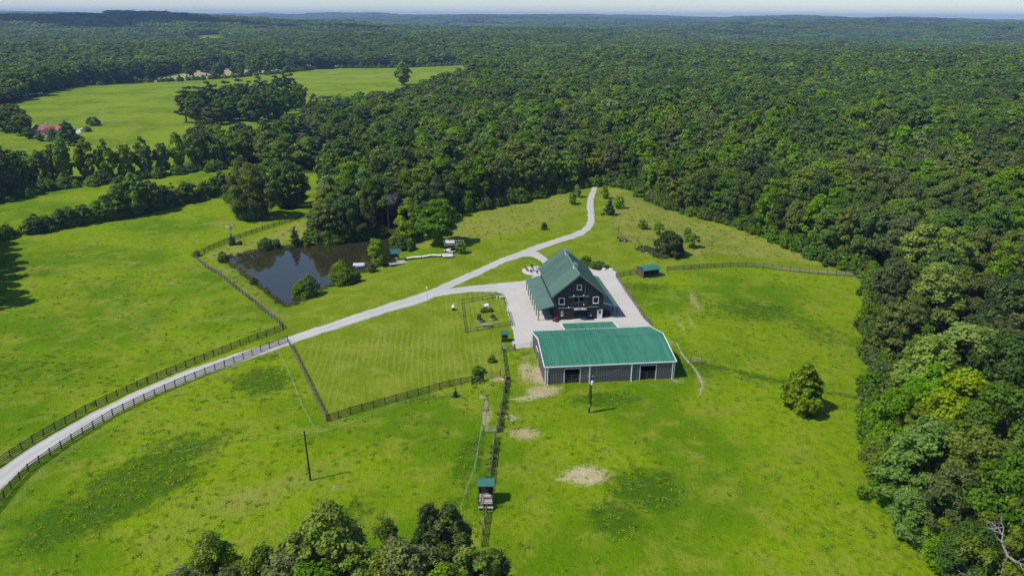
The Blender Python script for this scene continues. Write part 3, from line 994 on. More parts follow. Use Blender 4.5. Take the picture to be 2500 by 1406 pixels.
# lean-tos
def leanto(s, w_, z_in, z_out, L, name, npost):
    x0, x1 = s*BW, s*(BW+w_)
    r = MB()
    a, b = (x1, -.35, z_out), (x1, L, z_out)
    c, d = (x0, L, z_in), (x0, -.35, z_in)
    q = [a, b, c, d] if s > 0 else [b, a, d, c]
    r.slab(q, .07)
    r.ribs(q, .46, .05, .035)
    ro = part(name, r, 'roof_barn', barn)
    part('fascia', MB().slab([(x1, -.38, z_out+.02), (x1, -.352, z_out+.02), (x0, -.352, z_in+.02), (x0, -.38, z_in+.02)] if s > 0 else [(x1, -.352, z_out+.02), (x1, -.38, z_out+.02), (x0, -.38, z_in+.02), (x0, -.352, z_in+.02)], .24), 'green_trim', ro)
    part('beam', MB().box(min(x1-s*.15, x1-s*.32), max(x1-s*.15, x1-s*.32), 0, L-.3, z_out-.34, z_out-.1), 'wood_dark', ro)
    for k in range(npost):
        y = .12+(L-.6)*k/(npost-1)
        part('post', MB().box(x1-s*.235-.085, x1-s*.235+.085, y-.085, y+.085, 0, z_out-.34), 'wood_dark', barn)
        part('knee_brace', MB().bar((x1-s*.235, y+.1, z_out-1.0), (x1-s*.235, y+.75, z_out-.38), .08), 'wood_dark', barn)
    for k in range(4):
        y = .25+(L-1)*k/3
        part('rafter', MB().bar((x0+s*.05, y, z_in-.18), (x1-s*.1, y, z_out-.16), .08, .14), 'wood_dark', barn)
leanto(-1, 3.65, 3.66, 2.73, 20.3, 'leanto_roof', 7)
leanto(1, 3.56, 3.82, 2.84, 20.3, 'leanto_roof', 6)
part('floor_slab', MB().box(-BW+.2, BW-.2, .2, BL-.7, 0, .05), 'concrete', barn)

# ---- the grey arena building in front
AW, AD, AR = 24.53, 17.10, 8.76
AE, AH, AB = 3.62, 5.44, 3.36
arena = thing('arena_building', 'long grey steel arena building with green roof and white trim, facing the pasture', 'building', (6.2042, 124.863, 0), .1127)
holes = [(3.6, 6.5, 0, 2.98), (17.95, 20.95, 0, 2.95)]
w = MB()
wall_cells(w, 0, AW, lambda u: AE-.1, holes, 0, .15)
battens(w, .25, AW-.25, lambda u: AE-.12, holes, -.001, .45, .18, -.085)
part('front_wall', w, 'arena_wall', arena)
gab = lambda y: (AE+(AH-AE)*y/AR if y < AR else AH+(AB-AH)*(y-AR)/(AD-AR))-.1
side_hole = [(8.6, 11.5, 0, 2.6)]
for x, hs in ((0, side_hole), (AW-.15, [])):
    w = MB()
    wall_cells(w, .15, AD-.15, gab, hs, x, x+.15, 'x', breaks=(AR,))
    battens(w, .3, AD-.3, gab, hs, x-.001 if x == 0 else x+.151, .30, .09, -.035 if x == 0 else .035, 'x')
    part('gable_wall', w, 'arena_wall', arena)
w = MB()
wall_cells(w, 0, AW, lambda u: AB-.1, [], AD-.15, AD)
part('back_wall', w, 'arena_wall', arena)
for q in ([(-.15, -.15, AE), (AW+.15, -.15, AE), (AW+.15, AR, AH), (-.15, AR, AH)], [(AW+.15, AD+.15, AB), (-.15, AD+.15, AB), (-.15, AR, AH), (AW+.15, AR, AH)]):
    r = MB().slab(q, .06)
    r.ribs(q, .41, .10, .065)
    part('roof', r, 'roof_arena', arena)
part('ridge_cap', MB().prism([(AR-.3, AH-.02), (AR, AH+.075), (AR+.3, AH-.02), (AR, AH+.03)], -.16, AW+.16, 'x'), 'roof_arena', arena)
part('eave_trim', MB().box(-.2, AW+.2, -.27, -.152, AE-.16, AE+.03), 'white', arena)
part('eave_trim', MB().box(-.2, AW+.2, AD+.152, AD+.25, AB-.16, AB+.02), 'white', arena)
for x in (-.27, AW+.152):
    g = MB()
    for (ya, za), (yb, zb) in (((-.26, AE+.03), (AR, AH+.04)), ((AR, AH+.04), (AD+.24, AB+.02))):
        g.prism([(ya, za-.22), (yb, zb-.22), (yb, zb+.04), (ya, za+.04)], x, x+.118, 'x')
    part('rake_trim', g, 'white', arena)
for x in (-.02, AW-.13):
    part('corner_trim', MB().box(x, x+.15, -.11, -.002, 0, AE-.2).box(x-.03 if x < 1 else x+.151, x-.001 if x < 1 else x+.18, -.075, .14, 0, AE-.2), 'white', arena)
for x in (.42, 8.31, 16.25, AW-.42):
    part('downspout', MB().box(x-.08, x+.08, -.24, -.10, .06, AE-.17).bar((x, -.14, .08), (x, -.5, .04), .10), 'white', arena)
def door_frame(u0, u1, z1):
    f = MB().box(u0-.1, u0, -.09, .16, 0, z1+.1).box(u1, u1+.1, -.09, .16, 0, z1+.1).box(u0, u1, -.09, .16, z1, z1+.1)
    return part('door_frame', f, 'white', arena)
for a, b in ((3.6, 6.5), (17.95, 20.95)):
    door_frame(a, b, 2.97)
    g = MB()
    for z in (.45, .85, 1.2, 1.55):
        g.tube([(a+.08, .3, z), (b-.08, .3, z)], .025, 5)
    for u in (a+.1, (a+b)/2, b-.1):
        g.tube([(u, .3, .2), (u, .3, 1.6)], .028, 5)
    part('tube_gate', g, 'galv', arena)
sf = MB().box(-.09, .2, 8.5, 8.6, 0, 2.7).box(-.09, .2, 11.5, 11.6, 0, 2.7).box(-.09, .2, 8.6, 11.5, 2.6, 2.7)
part('door_frame', sf, 'white', arena)
# lower rear extension
EX0, EX1, ED, EH = 6.78, 17.84, 4.77, 2.87
q = [(EX1, AD+ED, EH), (EX0, AD+ED, EH), (EX0, AD+.26, AB-.03), (EX1, AD+.26, AB-.03)]
r = MB().slab(q, .06)
r.ribs(q, .41, .10, .065)
er = part('extension_roof', r, 'roof_arena', arena)
for x in (EX0-.12, EX1+.002):
    part('rake_trim', MB().prism([(AD+.25, AB-.2), (AD+ED+.1, EH-.2), (AD+ED+.1, EH+.05), (AD+.25, AB+.03)], x, x+.118, 'x'), 'white', er)
part('eave_trim', MB().box(EX0-.12, EX1+.12, AD+ED+.002, AD+ED+.12, EH-.16, EH+.02), 'white', er)
for x in (EX0+.15, (EX0+EX1)/2, EX1-.15):
    part('post', MB().box(x-.08, x+.08, AD+ED-.3, AD+ED-.14, 0, EH-.1), 'white', arena)
part('dirt_floor', MB().box(.16, AW-.16, .16, AD-.16, .01, .06), 'soil', arena)

# ---- run-in shed by the right fence
def small_barn_roof(mb, x0, x1, y0, y1, yr, ze, zr, zb, rib=.3):
    for q in ([(x0, y0, ze), (x1, y0, ze), (x1, yr, zr), (x0, yr, zr)], [(x1, y1, zb), (x0, y1, zb), (x0, yr, zr), (x1, yr, zr)]):
        mb.slab(q, .05)
        mb.ribs(q, rib, .05, .03)
    return mb
p0, p1 = G(1571, 679), G(1613, 673)
dv = p1-p0
rz = math.atan2(dv[1], dv[0])
RW = 4.7
shed = thing('run_in_shed', 'small grey open-fronted livestock shed with green roof on the right fence line', 'shed', (p0[0], p0[1], Z1(p0)-.03), rz)
RD = 3.6
for x in (0, RW-.06):
    w = MB().prism([(0, 0), (RD, 0), (RD, 2.1), (0, 2.3)], x, x+.06, 'x')
    battens(w, .1, RD-.1, lambda y: 2.1, [], x-.001 if x == 0 else x+.061, .2, .16, -.02 if x == 0 else .02, 'x')
    part('side_wall', w, 'fence_grey', shed)
part('back_wall', MB().box(.06, RW-.06, RD-.06, RD, 0, 2.1), 'fence_grey', shed)
part('roof', small_barn_roof(MB(), -.25, RW+.3, -.55, RD+.3, .75, 2.12, 2.72, 2.12), 'roof_shed', shed)
for x in (RW*.38, RW*.72, RW-.2):
    part('post', MB().box(x-.06, x+.06, .06, .18, 0, 2.25), 'fence_grey', shed)
part('header', MB().box(.07, RW-.07, .0, .05, 2.0, 2.25), 'wood_dark', shed)

# ---- lookout stand over the middle fence
p0, p1 = G(1168, 1243), G(1204, 1243)
SW = float(np.linalg.norm(p1-p0))
stand = thing('lookout_stand', 'raised wooden viewing stand with green roof astride the middle fence', 'stand', (p0[0], p0[1], Z1(p0)), math.atan2((p1-p0)[1], (p1-p0)[0]))
SD, SZ = 2.4, .95
for x in (.06, SW-.06):
    for y in (.06, SD*.5, SD-.06):
        part('post', MB().box(x-.06, x+.06, y-.06, y+.06, 0, SZ+2.15 if y > 1 else SZ+1.05), 'wood_dark', stand)
for k in range(9):
    y = .02+k*SD/9
    part('deck_plank', MB().box(.005, SW-.005, y, y+SD/9-.03, SZ-.05, SZ), 'wood_grey', stand)
part('bench', MB().box(.5, SW-.3, SD*.42, SD*.62, SZ+.42, SZ+.5).box(.55, .65, SD*.45, SD*.6, SZ, SZ+.42).box(SW-.45, SW-.35, SD*.45, SD*.6, SZ, SZ+.42), 'wood_grey', stand)
for x in (.06, SW-.06):
    part('rail', MB().bar((x, .06, SZ+1.0), (x, SD-.06, SZ+1.0), .06, .1).bar((x, .06, SZ+.5), (x, SD-.06, SZ+.5), .06, .1), 'wood_dark', stand)
part('front_rail', MB().bar((.06, .06, SZ+1.0), (SW-.06, .06, SZ+1.0), .06, .12), 'wood_grey', stand)
part('back_wall', MB().box(.0, SW, SD-.04, SD, SZ, SZ+1.9), 'wood_dark', stand)
part('side_wall', MB().box(SW-.03, SW+.01, SD*.35, SD-.05, SZ, SZ+1.6), 'wood_dark', stand)
part('step', MB().box(.0, SW, -.35, -.02, SZ-.5, SZ-.44).box(.05, .12, -.3, -.05, 0, SZ-.5).box(SW-.12, SW-.05, -.3, -.05, 0, SZ-.5), 'wood_grey', stand)
part('stair_string', MB().bar((SW*.35, -1.2, 0), (SW*.35, .1, SZ), .07, .2).bar((.1, .1, SZ), (SW*.62, SD*.9, SZ+1.5), .06), 'wood_dark', stand)
part('roof', small_barn_roof(MB(), -.22, SW+.22, SD*.42, SD+.6, SD*.9, SZ+2.1, SZ+2.55, SZ+2.2, .2), 'roof_shed', stand)

# ---- small feed hut beside the yard
p0, p1 = G(1225, 836), G(1238, 835)
hut = thing('feed_hut', 'small dark wooden feed hut with green roof beside the stone yard', 'hut', (p0[0], p0[1], Z1(p0)), .05)
HW = 1.25
hb = MB().box(0, HW, .35, 1.3, 0, 1.55)
battens(hb, 0, HW, lambda u: 1.5, [], .349, .16, .12, -.02)
part('body', hb, 'wood_dark', hut)
part('counter', MB().box(-.05, HW+.05, .02, .33, .8, .86).box(.02, .08, .05, .3, 0, .8).box(HW-.08, HW-.02, .05, .3, 0, .8), 'fence_grey', hut)
part('lower_front', MB().box(.09, HW-.09, .1, .16, .02, .78), 'wood_dark', hut)
rq = [(-.2, -.05, 1.75), (HW+.2, -.05, 1.75), (HW+.2, 1.5, 2.05), (-.2, 1.5, 2.05)]
part('roof', MB().slab(rq, .05).ribs(rq, .2, .04, .03), 'roof_shed', hut)
for x in (.05, HW-.05):
    part('post', MB().box(x-.04, x+.04, .02, .1, .86, 1.74), 'wood_dark', hut)

# ---- red roofed house far left
p0 = G(82, 330)
zh = Z1(p0)
house = thing('farmhouse', 'distant low pale house with red roof at the far left', 'house', (p0[0], p0[1], zh-.3), -.12)
part('wall', MB().box(0, 16, 0, 8, 0, 3.2).box(9.5, 14.5, -4, 0, 0, 3.2), 'house_wall', house)
r = MB()
r.prism([(-.6, 3.2), (4, 5.6), (8.6, 3.2)], -.6, 16.6, 'x')
r.prism([(9, 3.2), (12, 5.2), (15, 3.2)], -4.5, 3)
rf = part('roof', r, 'terracotta', house)
part('chimney', MB().box(5, 6, 4.4, 5.2, 5, 6.6), 'stone', rf)
for x in (1.2, 3.6, 6.2, 10.4, 12.8):
    y = -.03 if x < 9 else -4.03
    wi = part('window', MB().box(x, x+1.1, y-.03, y, 1.0, 2.3), 'white', house)
    part('pane', MB().box(x+.1, x+1.0, y-.05, y-.031, 1.1, 2.2), 'glass', wi)
part('door', MB().box(7.9, 8.9, -.06, -.001, 0, 2.1), 'wood_brown', house)
hp = GL([(178, 322), (205, 311), (206, 318), (185, 331)])
pad = MB().add([(*p, Z1(p)+.12) for p in hp], [(0, 1, 2, 3)] if np.cross(hp[1]-hp[0], hp[2]-hp[0]) > 0 else [(3, 2, 1, 0)])
tag(part('parking_pad', pad, 'concrete'), 'pale concrete pad beside the distant red roofed house', 'pavement', kind='structure')

# ------------------------------------------------------------------ fences
def fence(pts, label, mat='fence_dark', spacing=2.1, H=1.35, rails=4, group='board fences', pw=.13, closed=False, name='board_fence', span=2):
    L = GL(pts)
    n0 = max(2, int(np.linalg.norm(np.diff(L, axis=0), axis=1).sum()/spacing)+1)
    # posts walk along the straight pieces
    seg = np.linalg.norm(np.diff(L, axis=0), axis=1)
    cs = np.concatenate([[0], np.cumsum(seg)])
    s = np.linspace(0, cs[-1], n0)
    P = np.stack([np.interp(s, cs, L[:, k]) for k in (0, 1)], 1)
    base = Vector((P[0][0], P[0][1], Z1(P[0])))
    t = thing(name, label, 'fence', base, 0, group)
    tops = []
    for p in P:
        z = Z1(p)
        lean = rng.normal(0, .025, 2)
        o = link('post', unit_box(mat), t, (p[0]-base.x, p[1]-base.y, z-base.z+H/2-.02))
        o.scale = (pw, pw, H+.1+rng.uniform(-.04, .05))
        o.rotation_euler = (lean[0], lean[1], rng.uniform(-.1, .1))
        tops.append(Vector((p[0], p[1], z)))
    for k in range(rails):
        zr = .26+(H-.36)*k/max(rails-1, 1)
        i = 0
        while i < len(tops)-1:
            j = min(i+span, len(tops)-1)
            d = (tops[j]-tops[i])
            side = Vector((d.y, -d.x, 0)).normalized()*(pw/2+.025)
            a = tops[i]+side+Vector((0, 0, zr+rng.normal(0, .012)))
            b = tops[j]+side+Vector((0, 0, zr+rng.normal(0, .012)))
            board('rail', a, b, .04, .14, mat, t)
            i = j
    return t

fence([(-60, 1176), (14, 1125), (48, 1102), (103, 1067), (142, 1045), (215, 1003), (313, 956), (405, 916), (480, 885), (551, 857), (622, 830), (692, 805)],
      'black board fence along the far side of the curving driveway', group='black driveway fences')
fence([(-50, 1290), (0, 1232), (30, 1191), (71, 1150), (107, 1124), (162, 1086), (219, 1051), (277, 1015), (357, 976), (428, 944), (505, 912), (576, 884), (668, 846), (703, 835)],
      'black board fence along the near side of the curving driveway', group='black driveway fences')
fence([(690, 803), (669, 780), (621, 742), (574, 705), (532, 671), (499, 652), (474, 628)], 'grey board fence running along the pond dam down to the driveway', 'fence_grey', 2.3, group='pond fences')
fence([(474, 628), (483, 624), (518, 607), (569, 586), (639, 563), (690, 548), (748, 530)], 'black board fence behind the pond, past the windmill', 'fence_dark', 2.4, group='pond fences', span=2)
fence([(707, 843), (739, 908), (776, 985), (798, 1029)], 'grey board fence along the left side of the mown lawn', 'fence_grey', 2.0, group='lawn fences')
fence([(798, 1029), (860, 1009), (924, 991), (984, 974), (1041, 959), (1101, 942), (1140, 935), (1179, 929)], 'dark board fence along the near side of the mown lawn', 'fence_dark', 2.1, group='lawn fences')
fence([(1224, 848), (1229, 880), (1234, 916)], 'weathered fence between feed hut and flower barrel', 'fence_grey', 1.9, group='middle fences', rails=4)
fence([(1236, 934), (1229, 980), (1222, 1020), (1216, 1056)], 'weathered fence running from the flower barrel to the pasture gate', 'fence_grey', 1.9, group='middle fences')
fence([(1210, 1070), (1205, 1110), (1200, 1160), (1194, 1200)], 'weathered fence between the pasture gate and the viewing stand', 'fence_grey', 1.9, group='middle fences')
fence([(1189, 1252), (1181, 1300), (1176, 1335)], 'weathered fence between the viewing stand and the near trees', 'fence_grey', 1.9, group='middle fences')
fence([(1505, 678), (1530, 673), (1555, 668)], 'short grey fence from the yard corner to the livestock shed', 'fence_grey', 2.2, group='right pasture fences')
fence([(1628, 662), (1714, 656), (1808, 651), (1860, 654), (1902, 659), (1995, 670), (2108, 676)], 'long grey fence curving from the livestock shed to the right-hand wood', 'fence_grey', 2.4, group='right pasture fences')
fence([(1504, 677), (1533, 722), (1554, 751), (1570, 777), (1588, 794)], 'grey fence along the right edge of the stone yard', 'fence_grey', 2.0, group='right pasture fences')
GARD = dict(mat='fence_grey', spacing=2.6, H=1.0, rails=2, group='garden fences', pw=.11, name='garden_fence')
fence([(1127, 741), (1175, 733), (1226, 724)], 'low two-rail garden fence on the far side of the planters', **GARD)
fence([(1127, 742), (1131, 775), (1136, 812)], 'low two-rail garden fence on the left of the planters', **GARD)
fence([(1137, 812), (1190, 804), (1247, 794)], 'low two-rail garden fence on the near side of the planters', **GARD)
fence([(1229, 727), (1236, 748)], 'short low garden fence by the yard, beyond the garden gap', **GARD)
fence([(1241, 762), (1252, 797)], 'short low garden fence by the yard, nearer than the garden gap', **GARD)
fence([(1224, 862), (1240, 859), (1256, 855)], 'short grey fence and gate post end beside the feed hut', 'fence_grey', 1.6, group='middle fences')

def tube_gate(a, b, label, H=1.25, bars=5, mat='galv', name='field_gate', group=None, width=.025):
    a, b = Vector(a), Vector(b)
    t = thing(name, label, 'gate', a, math.atan2((b-a).y, (b-a).x), group)
    L = (Vector((b.x-a.x, b.y-a.y, 0))).length
    dz = b.z-a.z
    for k in range(bars):
        z = .25+(H-.25)*k/(bars-1)
        part('bar', MB().tube([(0.05, 0, z), (L-.05, 0, z+dz)], width, 6), mat, t)
    for x in (.05, L*.5, L-.05):
        part('upright', MB().tube([(x, 0, .2), (x, 0, H+.03+dz*x/L)], width*1.1, 6), mat, t)
    for x in (-.06, L+.06):
        part('post', MB().tube([(x, 0, -.1), (x, 0, H+.25)], .06, 8), 'fence_grey', t)
    return t
tube_gate(G3(1182, 1056), G3(1212, 1057), 'grey metal field gate closing the narrow lane above the viewing stand')
tube_gate(G3(1686, 886), G3(1711, 888), 'pale metal gate standing in the right pasture near the arena')
tube_gate(G3(1258, 855), G3(1296, 849), 'thin metal gate between the feed hut fence and the arena corner', width=.018)
tube_gate(G3(1181, 928), G3(1221, 918), 'wire mesh lawn gate beside the flower barrel', bars=5, width=.03, mat='fence_grey')
tube_gate(G3(1180, 1002), G3(1179, 968), 'slim gate at the top of the sandy horse lane', bars=4, width=.018)

# small pen of boards on the lawn fence
fence([(1152, 940), (1180, 936), (1181, 930)], 'small dark board pen against the near lawn fence', 'fence_dark', 1.2, 1.3, 5, group='lawn fences', name='board_pen')

# white electric tape fence
def tape_fence(pts, label, H=1.0):
    P = [G3(x, y) for x, y in pts]
    t = thing('tape_fence', label, 'fence', P[0], 0, 'white tape fences')
    for i, p in enumerate(P):
        o = link('post', unit_box('tape'), t, (p-P[0])+Vector((0, 0, H/2)))
        o.scale = (.07, .07, H+.1)
        o.rotation_euler = (rng.normal(0, .04), rng.normal(0, .04), 0)
    for a, b in zip(P[:-1], P[1:]):
        for z in (.5, .92):
            m = (a+b)/2+Vector((0, 0, z-.07))
            part('tape', MB().tube([a-P[0]+Vector((0, 0, z)), m-P[0], b-P[0]+Vector((0, 0, z))], .010, 4), 'tape', t)
    return t
tape_fence([(655, 868), (683, 870), (702, 905), (718, 945), (736, 992), (757, 1033), (776, 1060)], 'white tape fence left of the lawn fence, down to its corner post')
tape_fence([(776, 1060), (829, 1044), (905, 1018), (987, 992), (1068, 970), (1146, 962)], 'white tape fence below the near lawn fence')
tape_fence([(1182, 996), (1174, 1060), (1166, 1110), (1159, 1148), (1138, 1205), (1126, 1245)], 'white tape fence left of the narrow lane')
tape_fence([(540, 918), (440, 965), (330, 1015), (178, 1100), (100, 1160), (65, 1205), (46, 1225), (0, 1290)], 'thin white tape fence below the near driveway fence')

# ------------------------------------------------------------------ poles and wires
def pole(px, py, H, label, r=.13, lean=(0, 0)):
    b = G3(px, py)
    t = thing('utility_pole', label, 'pole', b, 0, 'utility poles')
    part('mast', MB().tube([(0, 0, -.3), (lean[0]*.5, lean[1]*.5, H*.5), (lean[0], lean[1], H)], [r*1.2, r, r*.8], 8), 'wood_dark', t)
    part('crossarm', MB().box(lean[0]-.45, lean[0]+.45, lean[1]-.05, lean[1]+.05, H-.45, H-.35), 'wood_grey', t)
    for s in (-.4, 0, .4):
        part('insulator', MB().lathe([(.02, H-.35 if s else H), (.05, H-.28 if s else H+.07), (.03, H-.2 if s else H+.15)], 8, (lean[0]+s, lean[1])), 'white', t)
    return t, b+Vector((lean[0], lean[1], H))
pl1, top1 = pole(758, 1172, 8.2, 'bare dark utility pole standing alone in the left pasture', lean=(-.25, .1))
pl2, top2 = pole(1438, 1007, 7.3, 'ivy-clad utility pole with white transformer in front of the arena')
tr = part('transformer', MB().lathe([(.02, 6.15), (.22, 6.1), (.24, 5.5), (.2, 5.4), (.02, 5.4)], 12, (.3, -.12)), 'white', pl2)
part('bushing', MB().lathe([(.03, 6.13), (.05, 6.25), (.02, 6.32)], 8, (.3, -.12)), 'galv', tr)
# meter box and stay
part('meter_box', MB().box(-.14, .14, -.3, -.12, 1.2, 1.75), 'galv', pl2)
pl3, top3 = pole(-420, 1240, 8.5, 'utility pole carrying the wires at the left edge of the farm')
def wire(a, b, sag, label, r=.0065):
    pts = [a.lerp(b, t)-Vector((0, 0, sag*4*t*(1-t))) for t in np.linspace(0, 1, 15)]
    o = part('power_line', MB().tube([p-a for p in pts], r, 4), 'wire', None, loc=a)
    return tag(o, label, 'power line', 'power lines')
wire(top1+Vector((-.4, 0, -.25)), top3+Vector((-.4, 0, -.3)), 1.2, 'upper wire from the lone utility pole to the left edge')
wire(top1+Vector((.4, 0, -.95)), top3+Vector((.4, 0, -1.6)), 1.3, 'lower wire from the lone utility pole to the left edge')
wire(top1+Vector((.4, 0, -.3)), top2+Vector((-.4, 0, -.3)), .9, 'wire from the lone utility pole to the ivy-clad pole')
wire(top2+Vector((.4, 0, -.3)), Vector((6.2+15*math.cos(.1127), 124.86+15*math.sin(.1127)-.4, 3.3)), .5, 'service wire from the ivy-clad pole to the arena eave', .012)
# thin lamp post at the driveway fork
b = G3(1043, 731)
lp = thing('lamp_post', 'thin grey lamp post with white head at the driveway fork', 'lamp post', b)
part('mast', MB().tube([(0, 0, -.1), (0, 0, 2.7)], [.05, .035], 8), 'galv', lp)
part('lamp_head', MB().lathe([(.03, 2.65), (.16, 2.72), (.18, 3.1), (.10, 3.25), (.02, 3.28)], 10), 'white', lp)

# ------------------------------------------------------------------ windmill
b = G3(566, 592)
wm = thing('windmill', 'small white garden windmill on a lattice tower behind the pond', 'windmill', b)
WH = 4.6
for sx in (-1, 1):
    for sy in (-1, 1):
        part('leg', MB().bar((sx*.55, sy*.55, 0), (sx*.1, sy*.1, WH), .06), 'galv', wm)
lat = MB()
for z in (1., 2., 3., 3.9):
    h = .55-.45*z/WH
    for a, c in (((-h, -h), (h, -h)), ((h, -h), (h, h)), ((h, h), (-h, h)), ((-h, h), (-h, -h))):
        lat.bar((*a, z), (*c, z), .035)
        h2 = .55-.45*min(z+.95, WH)/WH
        lat.bar((*a, z), (c[0]*h2/h, c[1]*h2/h, min(z+.95, WH)), .025)
part('bracing', lat, 'galv', wm)
hub = part('rotor', MB().tube([(.12, -.1, WH+.2), (.38, -.22, WH+.2)], .09, 8), 'galv', wm)
for k in range(12):
    a = 2*PI*k/12
    c, s_ = math.cos(a), math.sin(a)
    ax = Vector((.9, -.43, 0)).normalized()
    u = Vector((.43, .9, 0)).normalized()
    v = Vector((0, 0, 1))
    o_ = Vector((.34, -.2, WH+.2))
    r1, r2 = u*c+v*s_, u*-s_+v*c
    part('blade', MB().add([o_+r1*.15-r2*.04, o_+r1*.15+r2*.04+ax*.03, o_+r1*.68+r2*.15+ax*.1, o_+r1*.68-r2*.10, o_+r1*.15-r2*.04+ax*.012, o_+r1*.15+r2*.04+ax*.042, o_+r1*.68+r2*.15+ax*.112, o_+r1*.68-r2*.10+ax*.012],
                           [(0, 1, 2, 3), (7, 6, 5, 4), (0, 4, 5, 1), (1, 5, 6, 2), (2, 6, 7, 3), (3, 7, 4, 0)]), 'galv', hub)
part('tail_vane', MB().bar((0, 0, WH+.2), (-.9, .43, WH+.2), .05).prism([(-1.5, WH-.02), (-.85, WH+.1), (-.85, WH+.3), (-1.6, WH+.62)], .48, .51), 'white', wm)

# ------------------------------------------------------------------ pond side: pavilion, boardwalk, dock, boat, pergola
def deck(mb_parent, a, b, width, z0, z1, n, mat='wood_pale', th=.08):
    """boardwalk of separate planks from a to b (world points), heights z0..z1"""
    a, b = Vector((*a, 0)), Vector((*b, 0))
    d = (b-a).normalized()
    s_ = Vector((-d.y, d.x, 0))
    for k in range(n):
        t0, t1 = k/n, (k+1)/n
        m = a.lerp(b, (t0+t1)/2)
        z = z0+(z1-z0)*(t0+t1)/2
        board('plank', m-s_*width/2+Vector((0, 0, z)), m+s_*width/2+Vector((0, 0, z)), (b-a).length/n*.93, th, mat, mb_parent)
    for t in (0.04, .5, .96):
        m = a.lerp(b, t)
        z = z0+(z1-z0)*t
        for s2 in (-1, 1):
            q = m+s_*s2*(width/2-.08)
            g = Z1(q)
            if z-g > .1:
                board('post', Vector((q.x, q.y, g-.1)), Vector((q.x, q.y, z-.04)), .1, .1, 'wood_dark', mb_parent)
DW = []      # heights along the walk: dock (low) to pergola (high)
P_dock_end = at_z(862, 646, WATER_Z+.4)
P_dock = at_z(893, 645, WATER_Z+.4)
P_shore = at_z(955, 640, WATER_Z+.9)
P_pav = G(985, 635)
P1_, P2_, P3_, P4_ = G(1010, 632), G(1030, 631), G(1052, 627), G(1078, 627)
base = Vector((P_shore[0], P_shore[1], 0))
walk = thing('boardwalk', 'pale zigzag plank boardwalk stepping up from the pond pavilion to the pergola', 'boardwalk', base)
deck(walk, P_pav, P1_, 1.5, Z1(P_pav)+.45, Z1(P1_)+.55, 10)
deck(walk, P1_, P2_, 1.5, Z1(P1_)+.58, Z1(P2_)+.5, 8)
deck(walk, P2_, P3_, 1.5, Z1(P2_)+.53, Z1(P3_)+.55, 10)
deck(walk, P3_, P4_, 1.5, Z1(P3_)+.58, Z1(P4_)+.45, 10)
dock = thing('dock', 'small grey plank dock reaching into the pond behind the blue boat', 'dock', Vector((P_dock[0], P_dock[1], 0)))
deck(dock, P_shore, P_dock, 1.3, WATER_Z+.8, WATER_Z+.45, 18, 'wood_grey')
dd = (P_dock_end-P_dock)
deck(dock, P_dock, P_dock_end, 2.6, WATER_Z+.42, WATER_Z+.42, 12, 'wood_pale')
terr = thing('pond_terrace', 'grey wooden terrace under the pond pavilion', 'deck', Vector((P_pav[0], P_pav[1], 0)))
pt0, pt1 = at_z(948, 643, WATER_Z+1.0), at_z(990, 638, WATER_Z+1.0)
deck(terr, pt0, pt1, 3.6, WATER_Z+1.0, WATER_Z+1.0, 18, 'wood_grey')
# pavilion
pa, pb = at_z(951, 637, WATER_Z+1.05), at_z(980, 634, WATER_Z+1.05)
pv = thing('pond_pavilion', 'small brown timber pavilion with green roof on the pond bank', 'pavilion', (pa[0], pa[1], WATER_Z+1.05), math.atan2((pb-pa)[1], (pb-pa)[0])+.05)
VW, VD = 2.9, 2.6
for x in (.08, VW-.08):
    for y in (.08, VD-.08):
        part('post', MB().box(x-.08, x+.08, y-.08, y+.08, 0, 2.1), 'wood_dark', pv)
part('roof', small_barn_roof(MB(), -.35, VW+.35, -.5, VD+.5, VD*.5, 2.05, 2.95, 2.05, .3), 'roof_shed', pv)
for x in (-.02, VW-.02):
    part('gable', MB().prism([(0, 2.0), (VD, 2.0), (VD*.5, 2.85)], x, x+.04, 'x'), 'wood_brown', pv)
part('back_wall', MB().box(0, VW, VD-.05, VD, 0, 2.0), 'wood_brown', pv)
part('low_wall', MB().box(0, VW*.55, .0, .05, 0, .95).box(VW-.05, VW, .1, VD-.1, 0, 1.0), 'wood_brown', pv)
part('counter', MB().box(VW*.6, VW-.1, -.05, .4, .95, 1.0).box(VW*.62, VW*.66, 0, .35, 0, .95).box(VW-.2, VW-.14, 0, .35, 0, .95), 'wood_pale', pv)
# boat moored at the dock
bp_, bq_ = at_z(868, 652, WATER_Z), at_z(887, 652, WATER_Z)
bt = thing('rowing_boat', 'small flat blue rowing boat moored beside the pond dock', 'boat', (bp_[0], bp_[1]-.2, WATER_Z-.05), .05)
BLn = 2.6
h_ = MB()
prof = [(0, .0), (.35, .52), (1.3, .62), (2.2, .6), (2.6, .5)]
vs = []
for x, hw in prof:
    vs += [(x, -hw, .42), (x, -hw*.75, 0), (x, hw*.75, 0), (x, hw, .42)]
fs = []
for i in range(len(prof)-1):
    for k in range(3):
        fs.append((i*4+k, (i+1)*4+k, (i+1)*4+k+1, i*4+k+1))
fs.append((16, 17, 18, 19))
h_.add(vs, fs)
part('hull', h_, 'blue', bt)
part('gunwale', MB().bar((.0, 0, .44), (.35, -.54, .44), .07).bar((.35, -.54, .44), (1.3, -.64, .44), .07).bar((1.3, -.64, .44), (2.6, -.52, .44), .07).bar((0, 0, .44), (.35, .54, .44), .07).bar((.35, .54, .44), (1.3, .64, .44), .07).bar((1.3, .64, .44), (2.6, .52, .44), .07), 'blue', bt)
part('foredeck', MB().prism([(.0, 0), (.35, -.53), (1.5, -.61), (1.5, .61), (.35, .53)], .40, .45, 'z'), 'blue', bt)
part('seat', MB().box(1.75, 2.05, -.55, .55, .3, .36), 'wood_grey', bt)
